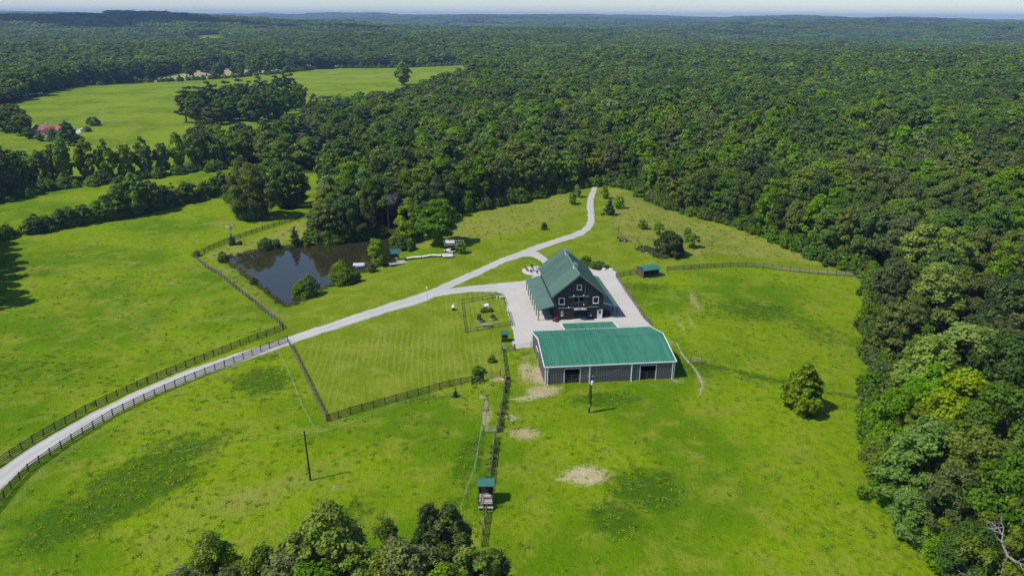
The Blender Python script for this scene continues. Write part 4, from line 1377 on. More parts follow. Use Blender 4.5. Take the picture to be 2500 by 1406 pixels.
# pergola with vine and its deck
g1, g2 = G(1080, 628), G(1108, 623)
pd = thing('pergola_deck', 'pale triangular plank deck below the vine pergola', 'deck', Vector((g1[0], g1[1], 0)))
deck(pd, G(1080, 627), G(1106, 626), 3.0, Z1(g1)+.42, Z1(g1)+.42, 14, 'wood_pale')
deck(pd, G(1092, 617), G(1112, 611), 3.4, Z1(g2)+.40, Z1(g2)+.40, 14, 'wood_pale')
ga = G(1088, 621)
pg = thing('pergola', 'dark timber pergola with pale canopy and climbing vine above the boardwalk', 'pergola', (ga[0], ga[1], Z1(ga)+.1), .15)
PW_, PD_ = 5.2, 4.2
for x in (0, PW_):
    for y in (0, PD_):
        part('post', MB().box(x-.09, x+.09, y-.09, y+.09, -.2, 2.5), 'wood_dark', pg)
for y in (0, PD_):
    part('beam', MB().box(-.4, PW_+.4, y-.06, y+.06, 2.5, 2.68), 'wood_grey', pg)
for k in range(9):
    x = -.2+k*(PW_+.4)/8
    part('rafter', MB().box(x-.04, x+.04, -.4, PD_+.4, 2.681, 2.78), 'wood_grey', pg)
part('canopy', MB().slab([(.2, 1.2, 2.82), (2.8, 1.2, 2.82), (2.8, PD_, 2.9), (.2, PD_, 2.9)], .03), 'concrete', pg)
part('bench', MB().box(1.6, 3.8, 1.6, 2.2, .4, .5).box(1.6, 3.8, 2.15, 2.22, .5, 1.0).box(1.65, 1.75, 1.65, 2.1, 0, .4).box(3.65, 3.75, 1.65, 2.1, 0, .4), 'wood_dark', pg)

# ------------------------------------------------------------------ garden plot objects
def tank(px, py, r, h, label):
    b = G3(px, py)
    t = thing('planter_tank', label, 'planter', b, 0, 'round garden planters')
    part('wall', MB().lathe([(r*.97, 0), (r, .03), (r, h*.33), (r*1.015, h*.36), (r, h*.4), (r, h*.66), (r*1.015, h*.69), (r, h*.73), (r, h), (r*1.03, h+.02), (r*.95, h+.02), (r*.95, h-.12)], 24), 'tank_steel', t)
    part('soil', MB().lathe([(0.001, h-.1), (r*.95, h-.1)], 24), 'soil', t)
    return t, b+Vector((0, 0, h-.1))
tk1, tk1p = tank(1171, 785, .75, .6, 'round steel planter with tall leafy plants, left of the pair')
tk2, tk2p = tank(1203, 780, .75, .6, 'round steel planter with low dark plants, right of the pair')
b = G3(1189, 798)
tro = thing('water_trough', 'long oval grey stock trough against the garden fence', 'trough', b, .14)
e_ = [(math.cos(a)*(.35)+(.75 if math.cos(a) > 0 else -.75), math.sin(a)*.38) for a in np.linspace(0, 2*PI, 24, endpoint=False)]
tw = MB()
for s0, s1, z0, z1 in ((1, 1, 0, .55), (1.05, 1.05, .5, .57)):
    n_ = len(e_)
    vs = [(x*s0, y*s0, z0) for x, y in e_]+[(x*s1, y*s1, z1) for x, y in e_]+[(x*.93, y*.9, z1) for x, y in e_]+[(x*.93, y*.9, .1) for x, y in e_]
    tw.add(vs, [(k, (k+1) % n_, (k+1) % n_+n_, k+n_) for k in range(n_)]+[(k+n_, (k+1) % n_+n_, (k+1) % n_+2*n_, k+2*n_) for k in range(n_)]+[(k+2*n_, (k+1) % n_+2*n_, (k+1) % n_+3*n_, k+3*n_) for k in range(n_)])
part('tank', tw, 'tank_steel', tro)
part('board_cover', MB().box(-1.0, 1.0, -.30, -.12, .575, .61).box(-1.0, 1.0, -.09, .09, .575, .61).box(-1.0, 1.0, .12, .30, .575, .61), 'wood_grey', tro)
# pitched well-like bird house on the lawn and in the garden
def bird_house(px, py, label, h, r, name):
    b = G3(px, py)
    t = thing(name, label, 'birdhouse', b, .3)
    part('stand', MB().tube([(0, 0, -.1), (0, 0, h)], .06, 8).lathe([(.45, 0), (.45, .12), (.1, .14)], 12), 'wood_dark', t)
    hb2 = part('house', MB().lathe([(.001, h), (r, h), (r, h+.45), (.001, h+.46)], 6), 'wood_dark', t)
    part('roof', MB().lathe([(r*1.5, h+.40), (r*.9, h+.75), (.02, h+1.25)], 6), 'white', t)
    return t
bird_house(1107, 757, 'white peaked birdhouse on a post left of the garden fence', .35, .32, 'birdhouse')
b = G3(1186, 757)
wl = thing('wishing_well', 'small wishing well with white pitched roof inside the garden fence', 'well', b, .6)
part('ring', MB().lathe([(.45, 0), (.45, .55), (.36, .55), (.36, .1)], 14), 'stone', wl)
for s in (-.4, .4):
    part('post', MB().box(s-.04, s+.04, -.04, .04, .5, 1.35), 'wood_dark', wl)
for s in (-1, 1):
    part('roof', MB().slab([(.6, s*.5, 1.15), (.6, 0, 1.55), (-.6, 0, 1.55), (-.6, s*.5, 1.15)] if s > 0 else [(-.6, s*.5, 1.15), (-.6, 0, 1.55), (.6, 0, 1.55), (.6, s*.5, 1.15)], .04), 'white', wl)
b = G3(1213, 729)
bn = thing('garden_bench', 'small white bench and urn at the top garden corner', 'bench', b, .2)
part('urn', MB().lathe([(.12, 0), (.08, .2), (.2, .45), (.22, .6), (.12, .62)], 12), 'white', bn)
part('seat', MB().box(.6, 1.9, -.2, .2, .4, .47), 'white', bn)
for x in (.7, 1.8):
    part('leg', MB().box(x-.06, x+.06, -.18, .18, 0, .4), 'white', bn)
b = G3(1232, 850)
rk = tag(link('flat_stone', MB().lathe([(.001, .0), (.4, .0), (.42, .1), (.3, .16), (.001, .17)], 9).mesh('flat_stone', M['cream']), None, b), 'pale flat stone beside the feed hut', 'stone')
# flower barrel on the fence corner
b = G3(1231, 928)
fb = thing('flower_barrel', 'pale tub of red flowers at the corner of the middle fence', 'planter', b)
part('tub', MB().lathe([(.42, 0), (.52, .3), (.5, .55), (.46, .55), (.44, .4)], 16), 'cream', fb)
part('soil', MB().lathe([(.001, .45), (.46, .45)], 16), 'soil', fb)
fl = MB()
for k in range(70):
    a, r = rng.uniform(0, 2*PI), .5*math.sqrt(rng.uniform())
    c = Vector((r*math.cos(a), r*math.sin(a), .58+rng.uniform(0, .3)))
    e = rng.normal(0, .07, (3, 3))
    fl.add([c+Vector(e[0]), c+Vector(e[1]), c+Vector(e[2])], [(0, 1, 2)])
part('flowers', fl, 'flower', fb)
b = G3(1240, 923)
tag(link('tractor_tyre', MB().lathe([(.22, 0), (.4, .0), (.46, .08), (.46, .18), (.4, .26), (.22, .26), (.18, .13), (.22, 0)], 20).mesh('tyre', M['black']), None, b+Vector((0, 0, .02))), 'black tyre lying beside the flower tub', 'tyre')
# two timbers on the grass
for (a, b), lab in (((( 1234, 1016), (1252, 1028)), 'left of two pale timbers lying on the grass'), (((1243, 1012), (1262, 1023)), 'right of two pale timbers lying on the grass')):
    p, q = G3(*a), G3(*b)
    tag(part('timber', MB().bar(Vector((0, 0, .07)), q-p+Vector((0, 0, .07)), .14), 'wood_grey', None, loc=p), lab, 'timber', 'loose timbers')

# ------------------------------------------------------------------ around the barn
def barn_pt(u, v, z=0.0):
    c, s = math.cos(.117), math.sin(.117)
    return Vector((14.8997+u*c-v*s, 156.6915+u*s+v*c, z+.09))
# sandy mat pads and stone ramp
for (u0, u1, v0, v1, h), lab in (((-9.0, -6.2, -3.2, -1.0, .03), 'pale square pad left of the barn front'), ((-1.4, 1.3, -1.6, -.25, .14), 'low pale stone ramp at the open barn doorway')):
    t = MB().prism([(u0+.2, v0), (u1, v0), (u1-.1, v1), (u0, v1)], 0, h, 'z')
    o = part('mat' if h < .1 else 'ramp', t, 'rubber', None, loc=barn_pt(0, 0))
    o.rotation_euler = (0, 0, .117)
    tag(o, lab, 'mat' if h < .1 else 'ramp')
# red garden tractor by the barn corner
tr_ = thing('garden_tractor', 'small red garden tractor parked at the left corner of the barn front', 'tractor', barn_pt(-5.2, -.75), .9)
part('body', MB().prism([(-.2, .35), (.95, .35), (1.0, .6), (.9, .8), (.2, .78), (.1, .5), (-.2, .5)], -.25, .25), 'red', tr_)
part('fender', MB().prism([(-.55, .35), (.0, .35), (-.02, .68), (-.3, .78), (-.52, .68)], -.42, .42), 'red', tr_)
part('seat', MB().box(-.35, .0, -.2, .2, .8, .88).box(-.42, -.35, -.2, .2, .85, 1.2), 'black', tr_)
part('steering_wheel', MB().tube([(.25, 0, .75), (.15, 0, 1.05)], .02, 6).lathe([(.14, 1.05), (.17, 1.05), (.17, 1.08), (.14, 1.08)], 12, (.15, 0)), 'black', tr_)
def wheel(parent, x, y, r, wd):
    m = MB()
    prof = [(r*.55, -wd/2), (r*.93, -wd/2), (r, -wd*.3), (r, wd*.3), (r*.93, wd/2), (r*.55, wd/2)]
    n_ = 16
    vs = [(x+a*math.cos(2*PI*k/n_), y+w_, r+a*math.sin(2*PI*k/n_)) for a, w_ in prof for k in range(n_)]
    m.add(vs, [(i*n_+k, i*n_+(k+1) % n_, (i+1)*n_+(k+1) % n_, (i+1)*n_+k) for i in range(len(prof)-1) for k in range(n_)])
    o = part('wheel', m, 'black', parent)
    m2 = MB()
    vs = [(x+r*.56*math.cos(2*PI*k/n_), y+w_, r+r*.56*math.sin(2*PI*k/n_)) for w_ in (-wd*.3, wd*.3) for k in range(n_)]
    m2.add(vs, [tuple(range(n_)), tuple(range(2*n_-1, n_-1, -1))]+[(k, k+n_, (k+1) % n_+n_, (k+1) % n_) for k in range(n_)])
    part('rim', m2, 'cream', o)
for x, y, r, wd in ((-.28, -.45, .28, .2), (-.28, .45, .28, .2), (.78, -.38, .19, .14), (.78, .38, .19, .14)):
    wheel(tr_, x, y, r, wd)
# dark utility vehicle under the right lean-to
uv = thing('utility_cart', 'dark utility cart parked in the shade of the right lean-to', 'cart', barn_pt(7.0, 1.5), 1.2)
part('body', MB().prism([(-.9, .45), (1.1, .45), (1.15, .75), (.7, .95), (.45, .8), (-.1, .8), (-.15, 1.0), (-.95, 1.0)], -.55, .55), 'black', uv)
part('seat', MB().box(-.1, .35, -.5, .5, .81, .95).box(-.14, -.05, -.5, .5, .95, 1.4), 'fence_grey', uv)
part('roll_cage', MB().tube([(.5, -.52, .85), (.3, -.5, 1.85), (-.3, -.5, 1.85), (-.4, -.52, .95)], .03, 6).tube([(.5, .52, .85), (.3, .5, 1.85), (-.3, .5, 1.85), (-.4, .52, .95)], .03, 6), 'black', uv)
for x in (-.65, .75):
    for y in (-.6, .6):
        wheel(uv, x, y, .3, .22)
# round patio with fire pit and chairs
pc = G(1308, 662)
pat = part('patio', MB().lathe([(3.7, -.05), (3.7, .10), (3.55, .115), (.001, .115)], 40), 'concrete', None, loc=(pc[0], pc[1], .02))
tag(pat, 'round pale patio beside the left rear corner of the barn', 'patio', kind='structure')
fp = thing('fire_pit', 'round stone fire pit in the middle of the patio', 'fire pit', (pc[0]-.6, pc[1], .13))
for k in range(10):
    a = 2*PI*k/10
    o = part('stone', MB().box(-.16, .16, -.11, .11, 0, .3), 'stone', fp)
    o.location = (.55*math.cos(a), .55*math.sin(a), 0)
    o.rotation_euler = (0, 0, a+PI/2)
part('ash', MB().lathe([(.001, .08), (.5, .08)], 12), 'black', fp)
def patio_chair(x, y, rz, label):
    t = thing('patio_chair', label, 'chair', (pc[0]+x, pc[1]+y, .135), rz, 'dark chairs on the patio')
    part('seat', MB().box(-.28, .28, -.28, .28, .38, .44), 'wood_dark', t)
    part('backrest', MB().prism([(.24, .44), (.30, .44), (.45, 1.0), (.39, 1.0)], -.27, .27, 'y'), 'wood_dark', t)
    for sx in (-.24, .24):
        for sy in (-.24, .24):
            part('leg', MB().box(sx-.03, sx+.03, sy-.03, sy+.03, 0, .38), 'wood_dark', t)
    return t
for k, (x, y, rz, lab) in enumerate([(-2.5, .9, 2.7, 'dark patio chair farthest left on the round patio'), (-2.2, -.6, 3.5, 'second dark patio chair from the left edge'), (-1.2, -1.7, 4.2, 'dark patio chair at the near left rim'),
                                    (-.9, 1.9, 2.0, 'dark patio chair at the far rim of the patio'), (.3, -2.6, 4.7, 'dark patio chair nearest the lean-to roof')]):
    patio_chair(x, y, rz, lab)
bt_ = thing('picnic_table', 'pale picnic table on the round patio', 'table', (pc[0]+.9, pc[1]+1.2, .135), .2)
part('top', MB().box(-.9, .9, -.4, .4, .7, .76), 'wood_pale', bt_)
for y in (-.75, .75):
    part('bench', MB().box(-.9, .9, y-.14, y+.14, .4, .45), 'wood_pale', bt_)
for x in (-.65, .65):
    part('leg', MB().bar((x, -.65, 0), (x, .2, .7), .07).bar((x, .65, 0), (x, -.2, .7), .07).box(x-.03, x+.03, -.8, .8, .34, .4), 'wood_dark', bt_)
# boulders edging the yard
BD = [(1440, 649), (1447, 652), (1458, 654), (1468, 656), (1474, 659), (1478, 655), (1483, 659), (1492, 660), (1498, 664), (1504, 667)]
NTH = ['first', 'second', 'third', 'fourth', 'fifth', 'sixth', 'seventh', 'eighth', 'ninth', 'tenth']
for k, (px, py) in enumerate(BD):
    b = G3(px, py)
    bm = bmesh.new()
    bmesh.ops.create_icosphere(bm, subdivisions=2, radius=1)
    s = rng.uniform(.28, .6)
    for v in bm.verts:
        nn = 1+.25*math.sin(v.co.x*3+k)*math.cos(v.co.y*4+k*2)+rng.normal(0, .05)
        v.co = Vector((v.co.x*s*1.3*nn, v.co.y*s*nn, v.co.z*s*.75*nn))
    me = bpy.data.meshes.new('boulder')
    bm.to_mesh(me)
    me.materials.append(M['stone'])
    tag(link('boulder', me, None, b+Vector((0, 0, s*.3)), (0, 0, rng.uniform(0, 6))), '%s pale boulder from the barn in the row edging the yard' % NTH[k], 'boulder', 'boulders edging the yard')
# old wagon in the orchard
b = G3(1518, 589)
wg = thing('farm_wagon', 'old weathered wooden farm wagon in the grass behind the barn', 'wagon', b, -.35)
part('bed', MB().box(-1.4, 1.4, -.6, .6, .7, .78).box(-1.4, 1.4, -.62, -.56, .78, 1.15).box(-1.4, 1.4, .56, .62, .78, 1.15).box(-1.46, -1.401, -.6, .6, .78, 1.2), 'wood_brown', wg)
part('shaft', MB().bar((1.4, 0, .6), (3.0, .2, .25), .09), 'wood_dark', wg)
for x in (-.95, .95):
    for y in (-.72, .72):
        wheel(wg, x, y, .45, .1)
b = G3(1579, 618)
tag(link('flat_rock', MB().lathe([(.001, 0), (.55, 0), (.6, .15), (.35, .3), (.001, .32)], 8).mesh('flat_rock', M['stone']), None, b), 'pale flat rock beside the big dark bush', 'rock')
# gravestone-like white blocks near the far road
for k, (px, py) in enumerate([(62, 236), (70, 233), (78, 232), (93, 231), (99, 230)]):
    b = G3(px, py)
    t = MB().box(-1.6, 1.6, -.7, .7, .5, 1.1).prism([(-1.0, 1.1), (-.7, 1.6), (.7, 1.6), (1.1, 1.1)], -.65, .65).box(-1.4, -.8, -.72, .72, 0, .5).box(.8, 1.4, -.72, .72, 0, .5)
    tag(part('parked_car', t, 'white', None, loc=b), '%s tiny pale car from the left by the far country road' % NTH[k], 'car', 'cars by the far road')

# ------------------------------------------------------------------ trees
trng = np.random.default_rng(5)
def unit(v):
    return v/np.maximum(np.linalg.norm(v, axis=-1, keepdims=True), 1e-9)

def leaves_mesh(name, C, Nrm, size, mat, rg, lv=None):
    """one rhombic leaf (spray of leaves) at each centre C, facing Nrm"""
    n = len(C)
    t = unit(np.cross(Nrm, unit(rg.normal(size=(n, 3)))))
    b = np.cross(Nrm, t)
    s = size*rg.uniform(.65, 1.35, (n, 1))
    a1, a2 = s*rg.uniform(.8, 1.2, (n, 1)), s*rg.uniform(.5, .8, (n, 1))
    bend = Nrm*s*rg.uniform(-.15, .35, (n, 1))
    V = np.stack([C-t*a1, C-b*a2+bend, C+t*a1, C+b*a2+bend], 1).reshape(-1, 3)
    F = np.arange(4*n).reshape(n, 4)
    lv = rg.uniform(0, 1, n) if lv is None else lv
    return mesh_np(name, V, F, mat, {'leafvar': ('FLOAT', 'POINT', np.repeat(lv, 4))})

def crown_points(kind, H, hb, R, nl, nleaf, rl, rg):
    """lobes spread through a crown envelope, leaves on the lobes"""
    hc = H-hb
    cs, rs = [], []
    buf = np.zeros((nl+1, 3))
    tries = 0
    while len(cs) < nl and tries < 4000:
        tries += 1
        t = rg.uniform(0, 1)
        if kind == 'oak':
            r = R*(math.sqrt(max(0, 1-((t-.38)/.62)**2)) if t > .38 else .62+.38*t/.38)
        elif kind == 'tall':
            r = R*(math.sqrt(max(0, 1-((t-.3)/.7)**2))**1.15 if t > .3 else .6+.4*t/.3)
        elif kind == 'egg':
            r = R*((1-t)**.6 if t > .22 else .62+.24*t/.22)
        elif kind == 'cone':
            r = R*(1-t)**.8*(.75+.25*math.sin(t*30))
        elif kind == 'pine':
            r = R*(.95 if t < .5 else math.sqrt(max(0, 1-((t-.5)/.5)**2)))*(.55+.45*abs(math.sin(t*7+.6)))
        elif kind == 'bush':
            r = R*math.sqrt(max(0, 1-((t-.25)/.75)**2)) if t > .25 else R*(.8+.2*t/.25)
        else:
            r = R*math.sqrt(max(0, 1-(2*t-1)**2))
        if rg.uniform() > (r/R)**1.1+.12:
            continue
        a = rg.uniform(0, 2*PI)
        lo = rl*R*rg.choice([.55, .7, .85, 1.0, 1.2, 1.4])*(1 if kind not in ('cone',) else (.5+.6*(1-t)))
        # uneven outline: some sectors bulge
        bulge = 1+.16*math.sin(2*a+kind.__len__())+.12*math.sin(3*a+t*5+1.3)
        rho = max(0, r*bulge-lo*.75)*(math.sqrt(rg.uniform(.35, 1)))
        c = np.array([rho*math.cos(a), rho*math.sin(a), hb+t*hc-lo*.35])
        m_ = len(cs)
        if m_ and ((buf[:m_]-c)**2).sum(1).min() < (lo*.5)**2:
            continue
        buf[m_] = c
        cs.append(c)
        rs.append(lo)
    cs, rs = np.array(cs), np.array(rs)
    w = rs**2
    k = rg.choice(len(cs), nleaf, p=w/w.sum())
    ax = np.array([0, 0, hb+hc*.3])
    out = unit((cs-ax)*np.array([1, 1, .7]))[k]
    d = unit(unit(rg.normal(size=(nleaf, 3)))+out*.6+np.array([0, 0, .25]))
    flat = np.array([1, 1, .78]) if kind != 'pine' else np.array([1.15, 1.15, .5])
    rad = rs[k][:, None]*np.where(rg.uniform(size=(nleaf, 1)) < .16, rg.uniform(1.0, 1.5, (nleaf, 1)), rg.uniform(.5, 1.12, (nleaf, 1)))
    P = cs[k]+d*rad*flat
    Nn = unit(d*.95+rg.normal(size=(nleaf, 3))*.6+np.array([0, 0, .4]))
    # leaves of one lobe share a tone
    tone = rg.uniform(0, 1, len(cs))
    lv = np.clip(.5*tone[k]+.5*rg.uniform(0, 1, nleaf), 0, 1)
    return P, Nn, lv, cs

def trunk_mesh(name, H, hb, R, cs, r0, mat, rg, limbs=7, n=7):
    m = MB()
    topz = hb+(H-hb)*.72
    bend = rg.normal(0, .03*H, 2)
    pts = [(0, 0, -.4), (0, 0, .3), (bend[0]*.3, bend[1]*.3, hb), (bend[0]*.7, bend[1]*.7, (hb+topz)/2), (bend[0], bend[1], topz)]
    m.tube(pts, [r0*1.5, r0*1.1, r0*.85, r0*.5, r0*.12], n)
    if len(cs):
        pick = rg.choice(len(cs), min(limbs, len(cs)), replace=False)
        for i in pick:
            c = cs[i]
            z0 = min(max(hb*.8, c[2]-np.hypot(c[0], c[1])*.9), topz*.9)
            f = z0/topz
            a = np.array([bend[0]*f*.7, bend[1]*f*.7, z0])
            mid = (a+c)/2+np.array([0, 0, -.06*R])
            m.tube([a, mid, c], [r0*.42, r0*.26, r0*.07], 5, False)
    return m.mesh(name, mat)

# species: envelope, height, crown base, crown radius, lobes, relative lobe radius, leaf material
SPEC = {
    'oak':    ('oak', 17, 3.0, 5.6, 70, .23, 'leaf_dark'),
    'mid':    ('oak', 17, 2.8, 5.0, 66, .23, 'leaf_mid'),
    'dull':   ('oak', 16, 2.2, 5.2, 72, .22, 'leaf_dull'),
    'tall':   ('tall', 20, 3.6, 4.6, 72, .23, 'leaf_mid'),
    'silver': ('tall', 19, 2.2, 5.4, 84, .20, 'leaf_silver'),
    'bright': ('tall', 15, 1.2, 4.4, 72, .22, 'leaf_bright'),
    'yellow': ('tall', 16, 1.4, 4.8, 76, .22, 'leaf_yellow'),
    'great':  ('oak', 18, 1.0, 8.6, 150, .16, 'leaf_great'),
    'greatdark': ('oak', 16, 2.0, 7.0, 100, .18, 'leaf_dark'),
    'pine':   ('pine', 18, 4.6, 4.0, 56, .24, 'leaf_pine'),
    'cedar':  ('cone', 9, .4, 2.6, 60, .25, 'leaf_pine'),
    'bush':   ('bush', 4, .15, 2.4, 40, .26, 'leaf_mid'),
    'darkbush': ('bush', 7.5, .4, 4.1, 80, .20, 'leaf_dark'),
    'willow': ('tall', 8, .6, 2.8, 50, .23, 'leaf_yellow'),
    'lone':   ('egg', 9.2, .5, 4.2, 170, .15, 'leaf_lone'),
    'near':   ('oak', 13, 1.5, 4.0, 130, .17, 'leaf_olive'),
    'neardark': ('tall', 13, 1.5, 3.4, 110, .18, 'leaf_dark'),
    'wide':   ('oak', 17, 4.0, 6.6, 90, .20, 'leaf_mid'),
    'widedark': ('oak', 17, 4.0, 6.8, 90, .20, 'leaf_dark'),
    'wideolive': ('oak', 17, 4.0, 6.6, 90, .20, 'leaf_dull'),
    'young':  ('oak', 4, .7, 1.7, 26, .28, 'leaf_bright'),
    'weed':   ('bush', 2.2, .05, 1.5, 22, .30, 'leaf_weed'),
}
# detail level: leaves per unit, leaf size factor
LODS = {0: (21000, .25), 1: (12000, .34), 2: (4200, .58), 3: (1000, 1.15)}
PROTO = {}
def proto(spec, lod, var):
    key = (spec, lod, var)
    if key not in PROTO:
        kind, H, hb, R, nl, rl, mat = SPEC[spec]
        rg = np.random.default_rng(sum(ord(c)*(i+3) for i, c in enumerate(spec))*7+var)
        nleaf, ls = LODS[lod]
        small = min(1.0, (R/5.0))
        nleaf = int(nleaf*max(.25, (R/5.0 if R > 6.5 else small)**1.2))
        ls = ls*max(.42, small)
        if kind == 'pine':
            ls *= .85
        P, Nn, lv, cs = crown_points(kind, H, hb, R, nl, nleaf, rl, rg)
        cm = leaves_mesh('crown_'+spec, P, Nn, ls, M[mat], rg, lv)
        tm = trunk_mesh('trunk_'+spec, H, hb, R, cs, .022*H if H > 5 else .05*H*.5, M['bark'], rg, 7 if lod < 2 else 2, 7 if lod < 2 else 5)
        PROTO[key] = (cm, tm, H, R)
    return PROTO[key]

TREES = []      # x, y, spec, height, radius, variant, rot, label, group, size on photo, name, fixed
def add_tree(xy, spec, H=None, R=None, label=None, group=None, name='tree', fixed=True):
    s = SPEC[spec]
    H = H or s[1]*trng.uniform(.85, 1.15)
    R = R or s[3]*trng.uniform(.85, 1.15)
    TREES.append(dict(x=float(xy[0]), y=float(xy[1]), spec=spec, H=H, R=R, var=int(trng.integers(0, 2)), rot=trng.uniform(0, 2*PI), label=label, group=group, name=name, fixed=fixed))

T = add_tree
ORD = ['first', 'second', 'third', 'fourth', 'fifth', 'sixth', 'seventh', 'eighth', 'ninth', 'tenth', 'eleventh', 'twelfth', 'thirteenth', 'fourteenth', 'fifteenth', 'sixteenth', 'seventeenth', 'eighteenth',
       'nineteenth', 'twentieth', 'twenty-first', 'twenty-second', 'twenty-third', 'twenty-fourth', 'twenty-fifth', 'twenty-sixth', 'twenty-seventh', 'twenty-eighth', 'twenty-ninth', 'thirtieth',
       'thirty-first', 'thirty-second', 'thirty-third', 'thirty-fourth', 'thirty-fifth', 'thirty-sixth', 'thirty-seventh', 'thirty-eighth', 'thirty-ninth', 'fortieth']
# single trees in the clearing
T(G(1957, 996), 'lone', 8.6, 4.7, 'lone rounded light green tree standing in the right pasture', name='pasture_tree')
T(G(1632, 622), 'darkbush', 7.4, 4.3, 'large dense dark rounded tree behind the livestock shed', name='dark_tree')
for px, py, sp_, H, R, lab in [(1688, 602), ] and [
        (1688, 604, 'young', 4.2, 2.3, 'bright orchard tree touching the right side of the big dark tree'), (1678, 582, 'young', 3.6, 1.5, 'thin orchard sapling behind the big dark tree'),
        (1607, 573, 'young', 3.8, 1.7, 'bright orchard tree just behind the big dark tree, to its left'), (1568, 559, 'young', 3.2, 1.6, 'yellow-green round orchard tree halfway to the driveway'),
        (1511, 509, 'young', 4.6, 1.8, 'bright young tree right of the dark cedar by the driveway'), (1488, 525, 'cedar', 6.4, 2.6, 'dark spreading cedar right of the driveway bend'),
        (1476, 485, 'young', 5.2, 1.5, 'slender young tree behind the dark cedar'), (1397, 499, 'young', 4.6, 1.6, 'nearer of two young trees left of the driveway end'),
        (1409, 482, 'young', 4.6, 1.7, 'farther of two young trees left of the driveway end'), (1329, 561, 'weed', 2.4, 1.2, 'tiny leaning sapling alone in the meadow left of the driveway')]:
    T(G(px, py), sp_, H, R, lab, 'young orchard trees', 'orchard_tree')
# pond bank
T(G(924, 650), 'willow', 8.6, 3.0, 'bright yellow-green willow beside the pond dock', name='willow_tree')
for px, py, sp_, H, R, lab in [(738, 728, 'bush', 4.6, 2.4, 'green bush on the near pond bank, left of the pair'), (758, 722, 'bush', 5.6, 2.3, 'taller green bush on the near pond bank, right of the pair'),
                               (836, 692, 'bush', 5.6, 3.4, 'broad dark bush on the near pond bank below the dock'), (868, 690, 'weed', 3.0, 1.7, 'small light bush right of the broad bank bush'),
                               (902, 664, 'weed', 2.6, 2.2, 'weedy bush at the foot of the willow'), (650, 606, 'bush', 3.2, 2.6, 'low dark bush at the far left pond bank'), (672, 604, 'weed', 2.4, 2.0, 'light bush beside the low dark pond bush'),
                               (721, 601, 'cedar', 6.4, 2.5, 'dark cedar on the far pond bank, left'), (748, 600, 'bush', 3.2, 1.8, 'small bush right of the far bank cedar'), (545, 640, 'bush', 3.0, 1.5, 'dark shrub at the left tip of the pond'),
                               (567, 598, 'cedar', 3.4, 1.7, 'dark round shrub at the foot of the windmill'), (622, 694, 'weed', 1.8, 1.1, 'small shrub on the left pond edge'), (980, 610, 'weed', 4.4, 2.6, 'greyish willow shrub behind the pond pavilion'),
                               (1003, 612, 'weed', 3.2, 1.6, 'bright leafy shrub right of the pond pavilion'), (968, 598, 'bush', 3.6, 2.2, 'grey-green shrub behind the pavilion roof'), (480, 626, 'bush', 1.9, 1.0, 'small dark shrub at the pond fence corner'),
                               (585, 598, 'weed', 1.3, .8, 'tiny shrub right of the windmill')]:
    T(G(px, py), sp_, H, R, lab, 'pond bank shrubs', 'pond_shrub')
T(G(1000, 590), 'bright', 13.5, 4.6, 'mid green tree on the right pond bank behind the pavilion', 'pond trees', 'bank_tree')
T(G(1072, 596), 'mid', 13.5, 6.3, 'broad green tree standing out behind the pergola', 'pond trees', 'bank_tree')
T(G(910, 580), 'cedar', 9.5, 3.6, 'dark layered tree on the far pond bank', 'pond trees', 'bank_tree')
T(G(800, 588), 'dull', 12, 4.5, 'olive tree at the left end of the far pond bank wood', 'pond trees', 'bank_tree')
T(G(850, 585), 'oak', 14, 4.6, 'dark oak in the middle of the far pond bank', 'pond trees', 'bank_tree')
T(G(775, 575), 'dull', 10, 3.8, 'low olive tree at the fence end behind the pond', 'pond trees', 'bank_tree')
for k, (px, py, H, R) in enumerate([(780, 592, 3.5, 2.0), (800, 592, 2.2, 1.8), (825, 590, 1.8, 1.6), (870, 587, 2.0, 2.0), (895, 584, 1.6, 1.5), (940, 578, 1.8, 1.6)]):
    T(G(px, py), 'weed', H, R, '%s low shrub from the left at the water edge under the far bank trees' % ORD[k], 'water edge shrubs', 'pond_shrub')
# two great oaks
T(G(618, 532), 'great', 18.5, 8.8, 'huge spreading olive oak standing in the left pasture', 'great pasture oaks', 'pasture_oak')
T(G(708, 505), 'greatdark', 16.5, 7.4, 'dark spreading oak behind the huge pasture oak', 'great pasture oaks', 'pasture_oak')
T(G(668, 488), 'greatdark', 15, 6.4, 'dark oak half hidden behind the huge pasture oak', 'great pasture oaks', 'pasture_oak')
# lawn shrubs, barn shrubs
for px, py, sp_, H, R, lab in [(1167, 912, 'bush', 1.7, 1.2, 'rounded garden shrub on the lawn by its near fence'), (1200, 883, 'bush', 1.4, .9, 'small garden shrub on the lawn near the feed hut'),
                               (1112, 968, 'cedar', 1.7, .7, 'tall tuft of grass below the lawn fence'), (1462, 655, 'bush', 2.0, 2.2, 'dark shrub behind the barn beside the boulders'),
                               (1430, 648, 'bush', 2.6, 1.8, 'dark shrub touching the barn roof corner'), (1447, 653, 'bush', 1.6, 1.4, 'low dark shrub between the barn and the boulder row')]:
    T(G(px, py), sp_, H, R, lab, 'garden shrubs', 'garden_shrub')
